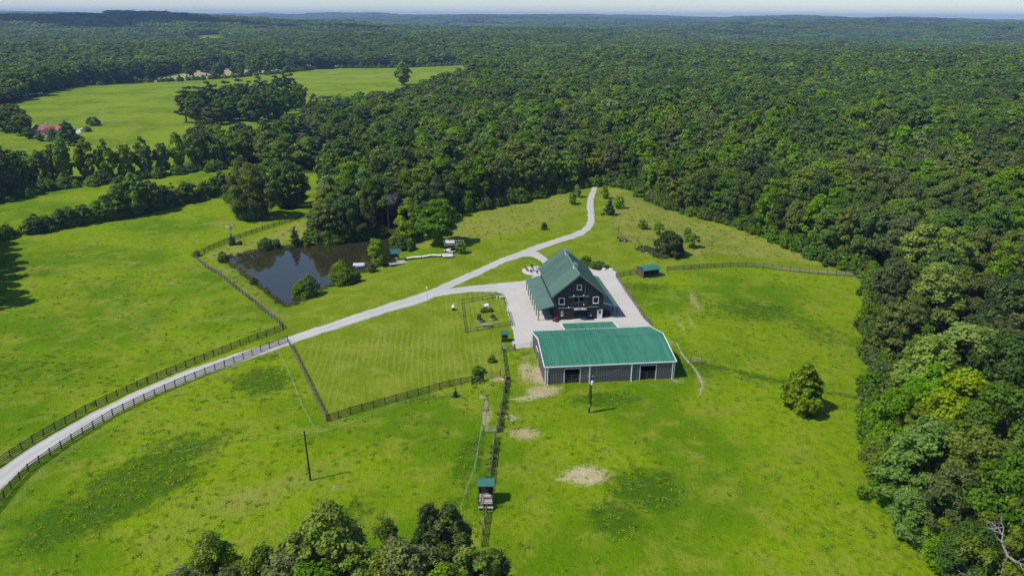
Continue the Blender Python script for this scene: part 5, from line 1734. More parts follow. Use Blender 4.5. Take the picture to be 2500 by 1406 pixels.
# plants in garden beds
T((tk1p.x, tk1p.y), 'weed', 1.3, .65, 'tall leafy plants growing in the left steel planter', 'planter plants', 'planter_plant')
TREES[-1]['z'] = tk1p.z
T((tk2p.x, tk2p.y), 'bush', .8, .6, 'low dark plants growing in the right steel planter', 'planter plants', 'planter_plant')
TREES[-1]['z'] = tk2p.z
T(G(1181, 762), 'bush', 1.1, .8, 'dark plant in front of the wishing well, left', 'garden shrubs', 'garden_shrub')
T(G(1197, 760), 'bush', 1.0, .7, 'dark plant in front of the wishing well, right', 'garden shrubs', 'garden_shrub')
gq = pg.matrix_basis @ Vector((4.4, .6, 0))
T((gq.x, gq.y), 'bright', 3.6, 1.7, 'green vine mounded over the right end of the pergola', name='pergola_vine')
T((pl2.location.x+.1, pl2.location.y), 'tall', 6.0, .34, 'ivy climbing the utility pole in front of the arena', name='ivy_vine')
# hedgerow across the left pastures
HL = GL([(-60, 600), (10, 582), (60, 572), (120, 563), (200, 547), (300, 528), (400, 508), (480, 488), (555, 468)])
hs = smooth_line(HL, 26)
for k, p in enumerate(hs):
    t = k/25
    H = np.interp(t, [0, .1, .25, .38, .45, .52, .58, .66, .75, .9, 1], [5.5, 5, 6, 7, 9.5, 14, 13, 8.5, 7.5, 6.5, 8])*trng.uniform(.88, 1.1)
    sp_ = ['dull', 'mid', 'oak', 'dull', 'bright', 'mid'][k % 6] if t < .8 else ['mid', 'oak'][k % 2]
    if .44 < t < .6:
        sp_ = 'tall' if k % 2 else 'bright'
    if k == 25:
        sp_ = 'cedar'
    T(p+trng.normal(0, .8, 2), sp_, H, min(4.6, H*.42), '%s tree from the left frame edge in the hedgerow across the left pastures' % ORD[k], 'hedgerow trees', 'hedgerow_tree')
# pine grove in the far meadow
for k, (px, py, H) in enumerate(sorted([(455, 300, 21), (468, 291, 22), (478, 303, 19), (488, 286, 21), (500, 296, 20), (514, 282, 23), (530, 280, 21), (545, 288, 19), (556, 276, 23), (572, 285, 21), (590, 273, 24), (604, 282, 20), (614, 274, 22), (628, 284, 20), (638, 269, 24), (655, 273, 22), (668, 280, 20),
                                 (678, 265, 24), (696, 262, 26), (714, 258, 25), (645, 288, 18), (522, 294, 18)])):
    T(G(px, py), 'pine' if k % 4 != 2 else 'tall', H, 5.6, '%s tree from the left in the pine grove of the far meadow' % ORD[k], 'far meadow pine grove', 'pine_tree')
# trees along the far hay field
for k, (px, py, sp_, H, R) in enumerate(sorted([(120, 215, 'oak', 19, 9), (145, 213, 'oak', 20, 9), (97, 218, 'oak', 17, 8), (215, 208, 'pine', 24, 6), (298, 200, 'bright', 16, 7), (335, 199, 'oak', 19, 8), (375, 196, 'oak', 18, 8), (464, 190, 'oak', 19, 7.5), (504, 186, 'pine', 18, 7),
                                        (518, 187, 'pine', 16, 6), (538, 187, 'oak', 17, 8), (578, 182, 'oak', 14, 7), (615, 180, 'mid', 20, 8), (680, 178, 'oak', 22, 9), (705, 175, 'oak', 17, 7), (725, 170, 'pine', 16, 6), (738, 169, 'pine', 15, 6), (765, 167, 'pine', 16, 6), (817, 164, 'oak', 15, 8)])):
    T(G(px, py), sp_, H, R, '%s tree from the left along the hay field beyond the far meadow' % ORD[k], 'hay field trees', 'field_tree')
for k, (px, py, sp_, H, R) in enumerate(sorted([(8, 318, 'oak', 13, 7), (32, 322, 'widedark', 15, 9), (58, 330, 'oak', 12, 6), (72, 338, 'mid', 6, 3.6), (100, 345, 'mid', 4.5, 2.4), (130, 348, 'tall', 7.5, 2.4), (150, 352, 'bright', 6, 3.0), (170, 356, 'tall', 13, 4.2), (190, 352, 'mid', 5, 3.5), (222, 303, 'bush', 4, 3), (233, 307, 'bush', 5, 3.4), (212, 322, 'bush', 3, 2.5)])):
    T(G(px, py), sp_, H, R, '%s tree from the left screening the red roofed house' % ORD[k], 'trees round the far house', 'field_tree')
for k, (px, py, sp_, H) in enumerate(sorted([(560, 296, 'mid', 15), (585, 292, 'oak', 17), (608, 296, 'mid', 16), (630, 298, 'tall', 18), (655, 292, 'oak', 18), (680, 288, 'mid', 17), (700, 280, 'tall', 19), (722, 270, 'mid', 17), (735, 262, 'oak', 17), (495, 304, 'oak', 14), (520, 306, 'dull', 13), (540, 302, 'oak', 15)])):
    T(G(px, py), sp_, H, 6.0, '%s broadleaf tree from the left below the pine grove' % ORD[k], 'grove fringe trees', 'field_tree')
T(G(985, 208), 'mid', 21, 7.5, 'lone two-crowned tree in the far meadow', name='field_tree')
# near trees along the bottom edge
for px, py, sp_, H, R, lab in [(508, 1298, 'yellow', 12.5, 2.6, 'yellow-green narrow tree, leftmost of the near bottom trees'), (560, 1330, 'yellow', 10.5, 2.2, 'yellow-green low crown beside the leftmost near tree'), (640, 1338, 'mid', 11, 3.2, 'dark green near tree left of the big olive crown'),
                               (790, 1243, 'near', 15, 4.3, 'big olive crown reaching highest among the near bottom trees'), (720, 1300, 'near', 13, 3.2, 'olive crown on the left flank of the big olive tree'), (860, 1325, 'near', 13, 3.2, 'olive crown on the right flank of the big olive tree'),
                               (946, 1268, 'neardark', 13.5, 2.3, 'small dark pointed crown in the middle of the near trees'), (975, 1325, 'near', 13, 3.3, 'olive crown in front of the small dark pointed crown'), (1045, 1228, 'neardark', 14, 2.3, 'dark tall crown left of the fence below the viewing stand'),
                               (1095, 1238, 'mid', 14, 2.8, 'dark glossy crown beside the fence below the viewing stand'), (1150, 1335, 'near', 12, 3.0, 'olive crown in front of the fence end'), (1208, 1338, 'neardark', 10, 2.2, 'dark low crown at the right end of the near trees'),
                               (440, 1385, 'near', 11, 3.2, 'olive crown at the left end of the near trees'), (600, 1362, 'near', 11, 2.8, 'olive crown between the yellow-green and dark green near trees'), (690, 1352, 'near', 12, 3.0, 'olive crown below the left flank of the big olive tree'), (480, 1350, 'bright', 10, 2.4, 'light green low crown below the leftmost near tree'), (930, 1345, 'near', 12, 2.8, 'olive crown left of the small dark pointed crown'), (1020, 1330, 'near', 11.5, 2.8, 'olive crown between the dark crowns of the near trees'), (760, 1375, 'mid', 12, 3.2, 'green crown cut by the bottom edge below the big olive tree'), (1080, 1375, 'bright', 11, 2.8, 'light green crown cut by the bottom edge near the fence'),
                               (880, 1385, 'bright', 11, 2.6, 'light green crown cut by the bottom edge in the middle'), (560, 1390, 'mid', 11, 3, 'green crown cut by the bottom edge below the yellow trees')]:
    T(G(px, py+14, H*.97), sp_, H, R*1.18, lab, 'near bottom trees', 'near_tree')
# prominent trees of the wood edge on the right, named by their crown tops
for px, py, sp_, H, R, lab in [(2235, 555, 'silver', 17, 5.8, 'tall pale poplar, topmost light crown at the right wood edge'), (2310, 560, 'silver', 18, 5.6, 'second tall pale poplar, right of the topmost light crown'), (2275, 650, 'silver', 16, 5.0, 'pale poplar below the two topmost light crowns'),
                               (2165, 640, 'dull', 15, 4.4, 'olive tree at the corner where the right fence meets the wood'), (2190, 745, 'dull', 14, 5.0, 'broad olive tree on the wood edge above the big pale dome'), (2345, 785, 'silver', 18, 8.0, 'biggest pale domed crown on the right wood edge'),
                               (2245, 830, 'silver', 15, 4.6, 'pale crown left of the biggest pale dome'), (2250, 905, 'bright', 14, 4.4, 'bright green crown above the yellow-green tree'), (2325, 925, 'yellow', 16, 6.4, 'yellow-green glowing crown on the right wood edge'),
                               (2170, 955, 'mid', 12, 3.8, 'mid green tree at the pasture edge level with the lone tree'), (2150, 1065, 'dull', 9.5, 3.4, 'small dull tree leaning into the pasture, low on the right edge'), (2235, 1045, 'bright', 14, 5.2, 'bright green tree beside the small dull edge tree'),
                               (2370, 1065, 'dull', 16, 5.2, 'broad olive oak behind the bright edge trees'), (2300, 1150, 'dull', 13, 3.8, 'olive tree near the grey twiggy snag'), (2225, 1170, 'bright', 10, 3.2, 'low bright green tree at the pasture edge'),
                               (2275, 1275, 'bright', 7, 2.6, 'small bright tree lowest on the right pasture edge'), (2425, 960, 'oak', 18, 5.6, 'dark oak right of the yellow-green crown'), (2450, 1120, 'oak', 17, 5.6, 'dark oak at the right frame edge, lower down'), (2340, 1290, 'oak', 11, 3.4, 'dark low tree left of the bare dead tree'),
                               (2420, 1235, 'dull', 15, 4.4, 'olive tree above the bare dead tree'), (2460, 700, 'mid', 18, 5.4, 'green tree at the right frame edge beside the poplars'), (2440, 830, 'oak', 18, 5.6, 'dark oak at the right frame edge beside the pale dome')]:
    q_ = G(px, py, H*.97)+np.array([2.2, 0])
    T(q_, sp_, H*1.03, R*1.05, lab, 'right wood edge trees', 'wood_edge_tree')

# rows along the wood edges
def edge_row(pts, step, inset, label, group, specs, Hr=(12, 17), side=1):
    L = smooth_line(GL(pts), 400)
    cs = np.concatenate([[0], np.cumsum(np.linalg.norm(np.diff(L, axis=0), axis=1))])
    n = int(cs[-1]/step)
    s = np.linspace(step*.4, cs[-1]-step*.4, n)
    P = np.stack([np.interp(s, cs, L[:, k]) for k in (0, 1)], 1)
    D = np.gradient(P, axis=0)
    D /= np.linalg.norm(D, axis=1, keepdims=True)
    Nn = np.stack([-D[:, 1], D[:, 0]], 1)*side
    k = 0
    for p, nn in zip(P, Nn):
        q = p+nn*(inset+trng.uniform(-.6, 1.2))
        if any((t['x']-q[0])**2+(t['y']-q[1])**2 < (.55*(t['R']+3.5))**2 for t in TREES if t['H'] > 6):
            continue
        H = trng.uniform(*Hr)
        T(q, specs[int(trng.integers(0, len(specs)))], H, trng.uniform(3.6, 5.0) if Hr[0] > 10 else trng.uniform(3.0, 4.0), label % ORD[min(k, 39)], group, 'wood_edge_tree')
        k += 1
W_ = ['oak', 'mid', 'dull', 'oak', 'tall', 'dull', 'mid', 'bright']
edge_row([(1470, 452), (1500, 455), (1540, 462), (1570, 477), (1600, 499), (1660, 519), (1740, 540), (1800, 555), (1880, 585), (1940, 610), (2000, 639), (2060, 659), (2110, 672)], 6.0, 4.6,
         '%s tree from the driveway end along the wood edge behind the orchard', 'wood edge behind the orchard', W_)
edge_row([(1440, 454), (1400, 463), (1350, 475), (1280, 489), (1200, 505), (1130, 521), (1100, 540), (1040, 565)], 6.0, 4.6, '%s tree from the driveway end along the wood edge toward the pond', 'wood edge toward the pond', W_, side=-1)
edge_row([(2118, 690), (2124, 780), (2132, 850), (2136, 900), (2132, 960), (2116, 1000), (2116, 1060), (2132, 1120), (2164, 1180), (2192, 1235), (2259, 1320), (2314, 1406)], 6.5, 6.2,
         '%s filler tree from the fence corner down the right pasture edge', 'right pasture edge fillers', W_, (9, 14))
edge_row([(0, 495), (60, 470), (110, 458), (180, 450), (245, 447), (330, 438), (420, 425), (500, 412), (590, 402)], 7.5, 3, '%s tree from the left frame edge along the creek wood behind the small field', 'creek wood front row', W_, (13, 18))
edge_row([(-70, 760), (-75, 700), (-72, 650), (-70, 600)], 7, 2, '%s tree outside the left edge shading the pasture', 'trees left of the frame', ['oak', 'mid'], (12, 15), side=-1)

# the closed wood
def wood_points(r0, r1, step, half=math.radians(41)):
    xs = np.arange(-r1*math.sin(half), r1*math.sin(half), step)
    ys = np.arange(max(30, r0*.6), r1, step)
    X, Y = np.meshgrid(xs, ys)
    X = X.ravel()+trng.uniform(-.42, .42, X.size)*step
    Y = Y.ravel()+trng.uniform(-.42, .42, Y.size)*step
    r = np.hypot(X, Y)
    m = (r >= r0) & (r < r1) & (np.abs(np.arctan2(X, Y)) < half)
    P = np.stack([X[m], Y[m]], 1)
    d = in_wood(P)
    return P[d > np.where((P[:, 0] < -35) & (P[:, 1] > 190), 4.2, 6.6)]
fixed = [t for t in TREES if t['H'] > 6]
FX = np.array([(t['x'], t['y'], t['R']) for t in fixed])
FX = np.vstack([FX, [(*G(2455, 1375, 9), 5.0), (*(G(2455, 1375, 9)-np.array([1.0, 6.0])), 4.5), (*(G(2455, 1375, 9)-np.array([2.0, 12.0])), 4.0), (*G(2325, 1195, 9), 1.0)]])
P = wood_points(60, 420, 7.8)
keep = np.ones(len(P), bool)
for x, y, R in FX:
    keep &= ((P-np.array([x, y]))**2).sum(1) > ((.82 if x > 40 and y < 200 else .6)*(R+3.2))**2
P = P[keep]
WSP = ['widedark', 'oak', 'wide', 'wide', 'wideolive', 'tall', 'wide', 'wideolive', 'mid', 'bright', 'silver', 'widedark', 'wideolive', 'tall']
for p in P:
    sp_ = WSP[int(trng.integers(0, len(WSP)))]
    if sp_ in ('bright', 'silver') and trng.uniform() < .55:
        sp_ = 'mid'
    if p[0] < -40 and trng.uniform() < .35:
        sp_ = 'oak'
    if p[0] < -60 and p[1] > 250 and trng.uniform() < .12:
        sp_ = 'pine'
    big_ = trng.uniform(4.8, 7.8) if 'wide' in sp_ else trng.uniform(3.4, 5.6)
    h_ = trng.uniform(12, 16.5) if 'wide' in sp_ else trng.uniform(12, 19)
    if trng.uniform() < .16:
        big_, h_ = big_*1.35, h_+3
    T(p, sp_, h_, big_, fixed=False)

def photo_px(x, y, z):
    v = np.array([x, y, z-CAM_H])
    dep = v@_F
    return 1250+CAM_F*(v@_R)/dep, 703-CAM_F*(v@_U)/dep, dep
_tz = terrain(np.array([t['x'] for t in TREES]), np.array([t['y'] for t in TREES]))
for t, z_ in zip(TREES, _tz):
    t['z'] = t.get('z', float(z_))
    px, py, dep = photo_px(t['x'], t['y'], t['z']+t['H']*.75)
    inside = -90 < px < 2590 and -60 < py < 1470
    t['size'] = CAM_F*t['R']*2/dep if inside else 0
    t['px'], t['py'], t['dist'] = px, py, dep
auto = sorted([t for t in TREES if not t['fixed']], key=lambda t: -t['size'])
n_fixed_trees = sum(1 for t in TREES if t['fixed'])
n_auto = max(0, 330-sum(1 for t in TREES if t['fixed'] and t['H'] > 6))
TONE = {'wide': 'broad green', 'widedark': 'broad dark', 'wideolive': 'broad olive', 'oak': 'dark green', 'mid': 'mid green', 'dull': 'olive', 'tall': 'tall green', 'bright': 'bright green', 'silver': 'pale', 'pine': 'dark pine'}
LEVEL = [(560, 'level with the orchard'), (660, 'level with the barn ridge'), (760, 'level with the barn windows'), (880, 'level with the arena roof'), (1000, 'level with the lone tree'), (1150, 'below the lone tree'), (9999, 'beside the bottom corner')]
bins = {}
for t in auto[:n_auto]:
    if t['size'] <= 0:
        continue
    t['fixed'] = True
    t['name'] = 'wood_tree'
    if t['px'] > 2080 and t['py'] > 480:
        where, frm = 'in woods '+[n for y, n in LEVEL if t['py'] < y][0], 'right frame edge'
    else:
        deep = 'near' if t['py'] > 440 else ('middle' if t['py'] > 360 else ('deep' if t['py'] > 290 else 'deepest'))
        area = 'behind the orchard' if t['px'] > 1460 else ('left of the driveway end' if t['px'] > 760 else 'along the left creek')
        where, frm = 'in the %s wood %s' % (deep, area), 'left'
    t['group'] = 'closed wood trees'
    bins.setdefault((TONE[t['spec']], where, frm), []).append(t)
for (tone, where, frm), L in bins.items():
    L.sort(key=lambda t: -t['px'] if frm != 'left' else t['px'])
    for k, t in enumerate(L):
        t['label'] = '%s %s crown from the %s %s' % (ORD[min(k, 39)], tone, frm, where)
def lod_of(d):
    return 0 if d < 120 else (1 if d < 260 else (2 if d < 700 else 3))
for t in TREES:
    if t['fixed']:
        cm, tm, H0, R0 = proto(t['spec'], lod_of(t['dist']), t['var'])
        e = thing(t['name'], t['label'], 'vine' if 'vine' in t['name'] else ('shrub' if 'shrub' in t['name'] else ('plant' if 'plant' in t['name'] else 'tree')), (t['x'], t['y'], t['z']), t['rot'], t['group'])
        e.scale = (t['R']/R0, t['R']/R0, t['H']/H0)
        link('trunk', tm, e)
        link('crown', cm, e)

# ------------------------------------------------------------------ dead trees
def dead_tree(p, H, label, seed, spread=.45, r0=.2, pale='bark_pale'):
    rg = np.random.default_rng(seed)
    t = thing('dead_tree', label, 'tree', p, 0, 'dead trees')
    tk = MB().tube([(0, 0, -.3), (.1, 0, H*.3), (-.1, .1, H*.6), (.05, .1, H*.92)], [r0*1.2, r0, r0*.6, r0*.1], 7)
    part('trunk', tk, pale, t)
    br = MB()
    def grow(a, d, L, r, lev):
        d = Vector(d).normalized()
        b = a+d*L*.5+Vector(rg.normal(0, .06*L, 3))
        c = a+d*L+Vector(rg.normal(0, .1*L, 3))
        br.tube([a, b, c], [r, r*.7, r*.3], 5, False)
        if lev:
            for q in (b, c, b.lerp(c, .5)):
                for _ in range(2):
                    grow(q, d+Vector(rg.normal(0, .6, 3)), L*rg.uniform(.4, .65), r*.45, lev-1)
    for k in range(9):
        z = H*rg.uniform(.3, .88)
        a = rg.uniform(0, 2*PI)
        grow(Vector((0, 0, z)), Vector((math.cos(a)*spread*2, math.sin(a)*spread*2, .7)), H*rg.uniform(.18, .32), r0*.5, 2)
    part('branches', br, pale, t)
    return t
q = G(2455, 1375, 9)
dead_tree((q[0], q[1], Z1(q)), 11.5, 'bare pale dead tree in the bottom right corner', 3, .85, .28)
q = G(2325, 1195, 9)
dead_tree((q[0], q[1], Z1(q)), 11, 'grey twiggy snag among the olive trees on the right edge', 5, .6, .16, 'bark')
q = G(955, 540, 0)
dead_tree((q[0], q[1]-6, Z1(q)), 13, 'bare pale snag in front of the wood behind the pond', 8, .5, .2)
for k, (px, py, lab) in enumerate([(1509, 569, 'leafless brown shrub in the orchard meadow behind the wagon'), (1557, 595, 'small leafless shrub right of the wagon')]):
    q = G(px, py)
    o = dead_tree((q[0], q[1], Z1(q)), 2.2-k*.6, lab, 20+k, .7, .05, 'bark')
    o.name = 'bare_shrub'
    o['category'] = 'shrub'
    o['group'] = 'bare shrubs'
q = G(1840, 300, 14)
dead_tree((q[0], q[1], Z1(q)), 15, 'grey dead crown far inside the wood behind the orchard', 31, .6, .2)

# ------------------------------------------------------------------ the far wood and undergrowth as scattered masses
def scatter(name, pts, rot, scl, var, protos, label, cat):
    """one object: instances of source meshes on points"""
    me = bpy.data.meshes.new(name)
    me.vertices.add(len(pts))
    me.vertices.foreach_set('co', np.asarray(pts, np.float32).ravel())
    for nm, ty, data in (('rot', 'FLOAT', rot), ('var', 'INT', var)):
        a = me.attributes.new(nm, ty, 'POINT')
        a.data.foreach_set('value', np.asarray(data, np.float32 if ty == 'FLOAT' else np.int32))
    a = me.attributes.new('scl', 'FLOAT_VECTOR', 'POINT')
    a.data.foreach_set('vector', np.asarray(scl, np.float32).ravel())
    ng = bpy.data.node_groups.new(name+'_scatter', 'GeometryNodeTree')
    ng.interface.new_socket('Geometry', in_out='INPUT', socket_type='NodeSocketGeometry')
    ng.interface.new_socket('Geometry', in_out='OUTPUT', socket_type='NodeSocketGeometry')
    nd, lk = ng.nodes, ng.links
    gi, go = nd.new('NodeGroupInput'), nd.new('NodeGroupOutput')
    jn = nd.new('GeometryNodeJoinGeometry')
    def named(nm, ty):
        n = nd.new('GeometryNodeInputNamedAttribute')
        n.data_type = ty
        n.inputs['Name'].default_value = nm
        return [o for o in n.outputs if o.enabled][0]
    va, ro, sc_ = named('var', 'INT'), named('rot', 'FLOAT'), named('scl', 'FLOAT_VECTOR')
    cx = nd.new('ShaderNodeCombineXYZ')
    lk.new(ro, cx.inputs[2])
    for k, (cm, tm) in enumerate(protos):
        cmp_ = nd.new('FunctionNodeCompare')
        cmp_.data_type = 'INT'
        cmp_.operation = 'EQUAL'
        ins = [i for i in cmp_.inputs if i.enabled and i.type == 'INT']
        lk.new(va, ins[0])
        ins[1].default_value = k
        iop = nd.new('GeometryNodeInstanceOnPoints')
        lk.new(gi.outputs[0], iop.inputs['Points'])
        lk.new(cmp_.outputs[0], iop.inputs['Selection'])
        srcs = []
        for m_ in (cm, tm):
            if m_ is None:
                continue
            so = bpy.data.objects.new('source_'+m_.name, m_)
            oi = nd.new('GeometryNodeObjectInfo')
            oi.inputs['Object'].default_value = so
            oi.inputs['As Instance'].default_value = False
            srcs.append(oi.outputs['Geometry'])
        if len(srcs) > 1:
            j2 = nd.new('GeometryNodeJoinGeometry')
            for s_ in srcs:
                lk.new(s_, j2.inputs[0])
            src = j2.outputs[0]
        else:
            src = srcs[0]
        lk.new(src, iop.inputs['Instance'])
        lk.new(cx.outputs[0], iop.inputs['Rotation'])
        lk.new(sc_, iop.inputs['Scale'])
        lk.new(iop.outputs[0], jn.inputs[0])
    lk.new(jn.outputs[0], go.inputs[0])
    o = link(name, me)
    md = o.modifiers.new('scatter', 'NODES')
    md.node_group = ng
    return tag(o, label, cat, kind='stuff')

pts, rot, scl, var, prs, pidx = [], [], [], [], [], {}
def put(p, z, spec, lod, v, H, R, r):
    cm, tm, H0, R0 = proto(spec, lod, v)
    key = (spec, lod, v)
    if key not in pidx:
        pidx[key] = len(prs)
        prs.append((cm, tm if lod < 3 else None))
    pts.append((p[0], p[1], z))
    rot.append(r)
    scl.append((R/R0, R/R0, H/H0))
    var.append(pidx[key])
for t in TREES:
    if not t['fixed'] and t['dist'] > 0:
        put((t['x'], t['y']), t['z'], t['spec'], lod_of(t['dist']), t['var'], t['H'], t['R'], t['rot'])
P2 = np.vstack([wood_points(420, 1000, 8.8), wood_points(1000, 2100, 11)])
Zs = terrain(P2[:, 0], P2[:, 1])
rr = np.hypot(P2[:, 0], P2[:, 1])
FSP = ['widedark', 'oak', 'wide', 'wide', 'wideolive', 'tall', 'wideolive', 'bright', 'silver', 'pine', 'widedark', 'wide']
ch = trng.integers(0, len(FSP), len(P2))
reg = np.sin(P2[:, 0]/170+1)*np.sin(P2[:, 1]/210+.4)+.5*np.sin(P2[:, 0]/60+P2[:, 1]/85)
for i in range(len(P2)):
    sp_ = FSP[ch[i]]
    if sp_ in ('bright', 'silver') and trng.uniform() < .6:
        sp_ = 'mid'
    if sp_ == 'pine' and P2[i, 0] > -50:
        sp_ = 'oak'
    if P2[i, 0] < -200 and trng.uniform() < .5:
        sp_ = 'oak'
    k = 1+.12*reg[i]
    put(P2[i], Zs[i], sp_, 2 if rr[i] < 700 else 3, int(trng.integers(0, 2)), trng.uniform(13, 19)*k, trng.choice([4.2, 5.5, 6.5, 7.5, 8.6, 11.0])*(1.0 if rr[i] < 1000 else 1.2), trng.uniform(0, 2*PI))
# beyond: patches of canopy, each a group of crowns
def canopy_patch(seed, size=64, ntree=70):
    rg = np.random.default_rng(seed)
    C, Nn, lv = [], [], []
    g = int(math.sqrt(ntree))
    for i in range(g):
        for j in range(g):
            x = (i+.5+rg.uniform(-.4, .4))*size/g-size/2
            y = (j+.5+rg.uniform(-.4, .4))*size/g-size/2
            h, r = rg.uniform(11, 17), rg.uniform(4, 6)
            n = 34
            d = unit(rg.normal(size=(n, 3))+np.array([0, 0, .5]))
            r = r*rg.uniform(.9, 1.5)
            C.append(np.array([x, y, h-r*.5])+d*r*np.array([1, 1, .7]))
            Nn.append(unit(d+rg.normal(size=(n, 3))*.4+np.array([0, 0, .2])))
            lv.append(np.clip(rg.uniform(0, 1)*.6+rg.uniform(0, 1, n)*.4, 0, 1))
    return leaves_mesh('canopy_patch', np.vstack(C), np.vstack(Nn), 2.3, M['leaf_far'], rg, np.concatenate(lv))
k0 = len(prs)
for s in range(5):
    prs.append((canopy_patch(100+s), None))
for r0, r1, st in ((2060, 4200, 62), (4200, 13200, 120)):
    P3 = wood_points(r0, r1, st)
    Z3 = terrain(P3[:, 0], P3[:, 1])
    for p, z in zip(P3, Z3):
        pts.append((p[0], p[1], z-1))
        rot.append(trng.integers(0, 4)*PI/2)
        f = st/60*1.06
        scl.append((f, f, trng.uniform(.9, 1.35)))
        var.append(k0+int(trng.integers(0, 5)))
scatter('forest', pts, rot, scl, var, prs, 'dense green broadleaf forest stretching to the horizon', 'forest')
# undergrowth along the wood edges, reeds round the pond, weeds along the fences
up, ur, us, uv_ = [], [], [], []
def under(poly_pts, n, off, sz, kinds, w=1.6):
    L = smooth_line(poly_pts, max(20, n))
    for _ in range(n):
        k = trng.integers(0, len(L)-1)
        p = L[k]+(L[k+1]-L[k])*trng.uniform()+trng.normal(0, w, 2)
        s = trng.uniform(*sz)
        up.append((p[0], p[1], 0.0))
        ur.append(trng.uniform(0, 2*PI))
        us.append((s*trng.uniform(.8, 1.4), s*trng.uniform(.8, 1.4), s*trng.uniform(.7, 1.3)))
        uv_.append(int(kinds[trng.integers(0, len(kinds))]))
ups = []
for sp_, v in (('weed', 0), ('bush', 0), ('bush', 1), ('weed', 1)):
    cm, tm, H0, R0 = proto(sp_, 2, v)
    ups.append((cm, None))
rgr = np.random.default_rng(77)
nb = 60
Cb = np.stack([rgr.normal(0, .35, nb), rgr.normal(0, .35, nb), rgr.uniform(.1, .5, nb)], 1)
ups.append((leaves_mesh('reed_tuft', Cb, unit(rgr.normal(size=(nb, 3))*np.array([1, 1, .25])), .16, M['leaf_reed'], rgr), None))
i1 = C1_PX.index((985, 578))
_c = GL(C1_PX[i1:-3])
_t = np.gradient(_c, axis=0)
_t /= np.linalg.norm(_t, axis=1, keepdims=True)
under(_c+np.stack([-_t[:, 1], _t[:, 0]], 1)*2.2, 560, 0, (.5, 1.15), (1, 2, 1, 2, 0, 3), 1.4)
under(GL([(760, 578), (800, 590), (870, 585), (930, 577)]), 60, 0, (.5, .9), (0, 1, 3), .8)
under(GL([(-60, 600), (10, 582), (60, 572), (120, 563), (200, 547), (300, 528), (400, 508), (480, 488), (555, 468)]), 130, 0, (.5, 1.0), (1, 2, 0), 1.4)
under(GL([(0, 497), (110, 460), (245, 449), (420, 427), (590, 404)]), 90, 0, (.6, 1.2), (1, 2, 0), 2)
under(GL([(190, 211), (340, 203), (600, 188), (700, 178), (840, 167), (1140, 158)]), 240, 0, (.8, 1.4), (1, 2), 1.5)
under(np.vstack([POND, POND[:1]]), 420, 0, (.5, 1.0), (4,), .35)
under(GL([(1240, 930), (1224, 1050), (1206, 1100), (1190, 1220)]), 60, 0, (.3, .7), (4,), .4)
under(GL([(1570, 608), (1600, 622), (1620, 630)]), 40, 0, (.8, 1.6), (4,), 1.0)
up = np.array(up)
up[:, 2] = terrain(up[:, 0], up[:, 1])-.05
scatter('undergrowth', up, ur, us, uv_, ups, 'leafy undergrowth and reeds along wood edges and the pond bank', 'undergrowth')

# ------------------------------------------------------------------ rough pasture grass in tufts
def gm(arr, ch, P):
    i = np.clip(np.searchsorted(gy, P[:, 1]), 0, len(gy)-1)
    j = np.clip(np.searchsorted(gx, P[:, 0]), 0, len(gx)-1)
    return arr[i*len(gx)+j, ch]
NG = 230000
tr2 = np.random.default_rng(21)
rad_ = np.sqrt(tr2.uniform(60**2, 300**2, NG))
ang_ = tr2.uniform(-math.radians(40), math.radians(40), NG)
GPn = np.stack([rad_*np.sin(ang_), rad_*np.cos(ang_)], 1)
fld = np.sin(GPn[:, 0]/3.1+np.sin(GPn[:, 1]/4.7)*2)*np.sin(GPn[:, 1]/3.7+np.sin(GPn[:, 0]/6.1)*2)+.6*np.sin(GPn[:, 0]/11+1)*np.sin(GPn[:, 1]/13)
pr_ = .030+.03*np.clip(fld, 0, 2)+.22*gm(ma, 2, GPn)+.10*gm(ma, 3, GPn)
pr_ *= np.clip(1-1.3*gm(ma, 0, GPn), 0, 1)*np.clip(1-.8*gm(ma, 1, GPn), 0, 1)*np.clip(250/np.maximum(rad_, 1)-.5, .25, 1)
ok = tr2.uniform(size=NG) < pr_
ok &= poly_sd(GPn, C1) < -.5
ok &= poly_sd(GPn, POND) > .6
ok &= poly_sd(GPn, yp) > .4
for ln_, w_ in (([(1010, 733), (1062, 719), (1120, 709), (1187, 702), (1290, 698)], 4.5), ([(1250, 625), (1296, 620), (1322, 630), (1345, 645)], 4.0)):
    ok &= line_d(GPn, GL(ln_)) > w_
DRV = np.vstack([GL(UP), GL(DN)[::-1]])
ok &= poly_sd(GPn, DRV) > .5
ca_, sa_ = math.cos(.1127), math.sin(.1127)
ua = (GPn[:, 0]-6.2042)*ca_+(GPn[:, 1]-124.863)*sa_
va_ = -(GPn[:, 0]-6.2042)*sa_+(GPn[:, 1]-124.863)*ca_
ok &= ~((ua > -.4) & (ua < AW+.4) & (va_ > -.4) & (va_ < AD+6))
GPn = GPn[ok]
gz_ = terrain(GPn[:, 0], GPn[:, 1])
tufts = []
for k_ in range(3):
    rk_ = np.random.default_rng(300+k_)
    nb_ = 26
    cb_ = np.stack([rk_.normal(0, .26, nb_), rk_.normal(0, .26, nb_), rk_.uniform(.02, .11, nb_)], 1)
    tufts.append((leaves_mesh('grass_tuft', cb_, unit(rk_.normal(size=(nb_, 3))*np.array([1, 1, .5])+np.array([0, 0, 1.3])), .13, M['leaf_grass'], rk_), None))
gs_ = tr2.uniform(.45, 1.1, len(GPn))
scatter('grass', np.column_stack([GPn, gz_]), tr2.uniform(0, 6.28, len(GPn)), np.column_stack([gs_, gs_, gs_*tr2.uniform(.7, 1.3, len(GPn))]), tr2.integers(0, 3, len(GPn)), tufts,
        'tufts of rough green grass over the unmown pastures', 'grass')

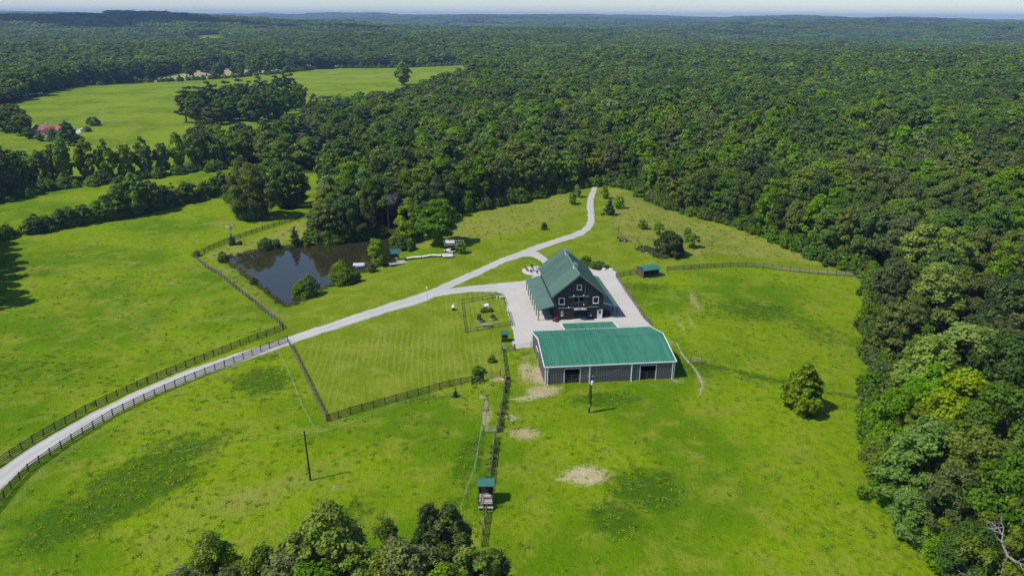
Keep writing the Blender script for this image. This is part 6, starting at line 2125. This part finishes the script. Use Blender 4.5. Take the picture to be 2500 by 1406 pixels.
# ------------------------------------------------------------------ haze
hz = MB().box(-15000, 15000, -1700, 15500, -60, 130)
hm = bpy.data.materials.new('haze_air')
hm.use_nodes = True
hn = hm.node_tree.nodes
hn.remove(hn['Principled BSDF'])
pv_ = hn.new('ShaderNodeVolumePrincipled')
pv_.inputs['Color'].default_value = (.42, .63, 1.0, 1)
pv_.inputs['Density'].default_value = 0.000098
pv_.inputs['Anisotropy'].default_value = .1
hm.node_tree.links.new(pv_.outputs[0], hn['Material Output'].inputs['Volume'])
hazeo = part('haze', hz, hm)
tag(hazeo, 'pale blue summer haze over the far woods', 'haze', kind='stuff')
print('trees', len(TREES), 'fixed', sum(t['fixed'] for t in TREES), 'forest instances', len(pts), 'tris', sum(len(m.polygons) for m in bpy.data.meshes)*2)

# ------------------------------------------------------------------ two clouds added out of view above the far land, to shade the ridges
def shade_cloud(cx, cy, cz, lx, ly, label, seed):
    rg = np.random.default_rng(seed)
    bm = bmesh.new()
    for k in range(26):
        u, v = rg.uniform(-1, 1), rg.normal(0, .35)
        r = ly*rg.uniform(.35, .7)*(1.15-abs(u))
        mt = Matrix.Translation((u*lx, v*ly, rg.uniform(0, .35)*r)) @ Matrix.Diagonal((1.5, 1.1, .55, 1))
        bmesh.ops.create_icosphere(bm, subdivisions=2, radius=max(r, 20), matrix=mt)
    for v in bm.verts:
        v.co += Vector(rg.normal(0, 6, 3))
    me = bpy.data.meshes.new('shade_cloud')
    bm.to_mesh(me)
    bm.free()
    me.materials.append(M['shade_cloud'])
    return tag(link('shade_cloud', me, None, (cx, cy, cz)), label, 'shade_cloud', 'clouds added for shade', 'stuff')
M['shade_cloud'] = simple('cloud_white', (.85, .85, .86), 1.0, .03, .01, spec=0)
_k = 1100/math.tan(math.radians(SUN_EL))
_sx, _sy = -math.sin(math.radians(SUN_AZ))*_k, -math.cos(math.radians(SUN_AZ))*_k
shade_cloud(-1250-_sx, 2420-_sy, 1150, 900, 210, 'white puffs added out of view to shade the far left ridge', 4)
shade_cloud(2750-_sx, 6450-_sy, 1150, 850, 420, 'white puffs added out of view to shade the far right ridge', 9)
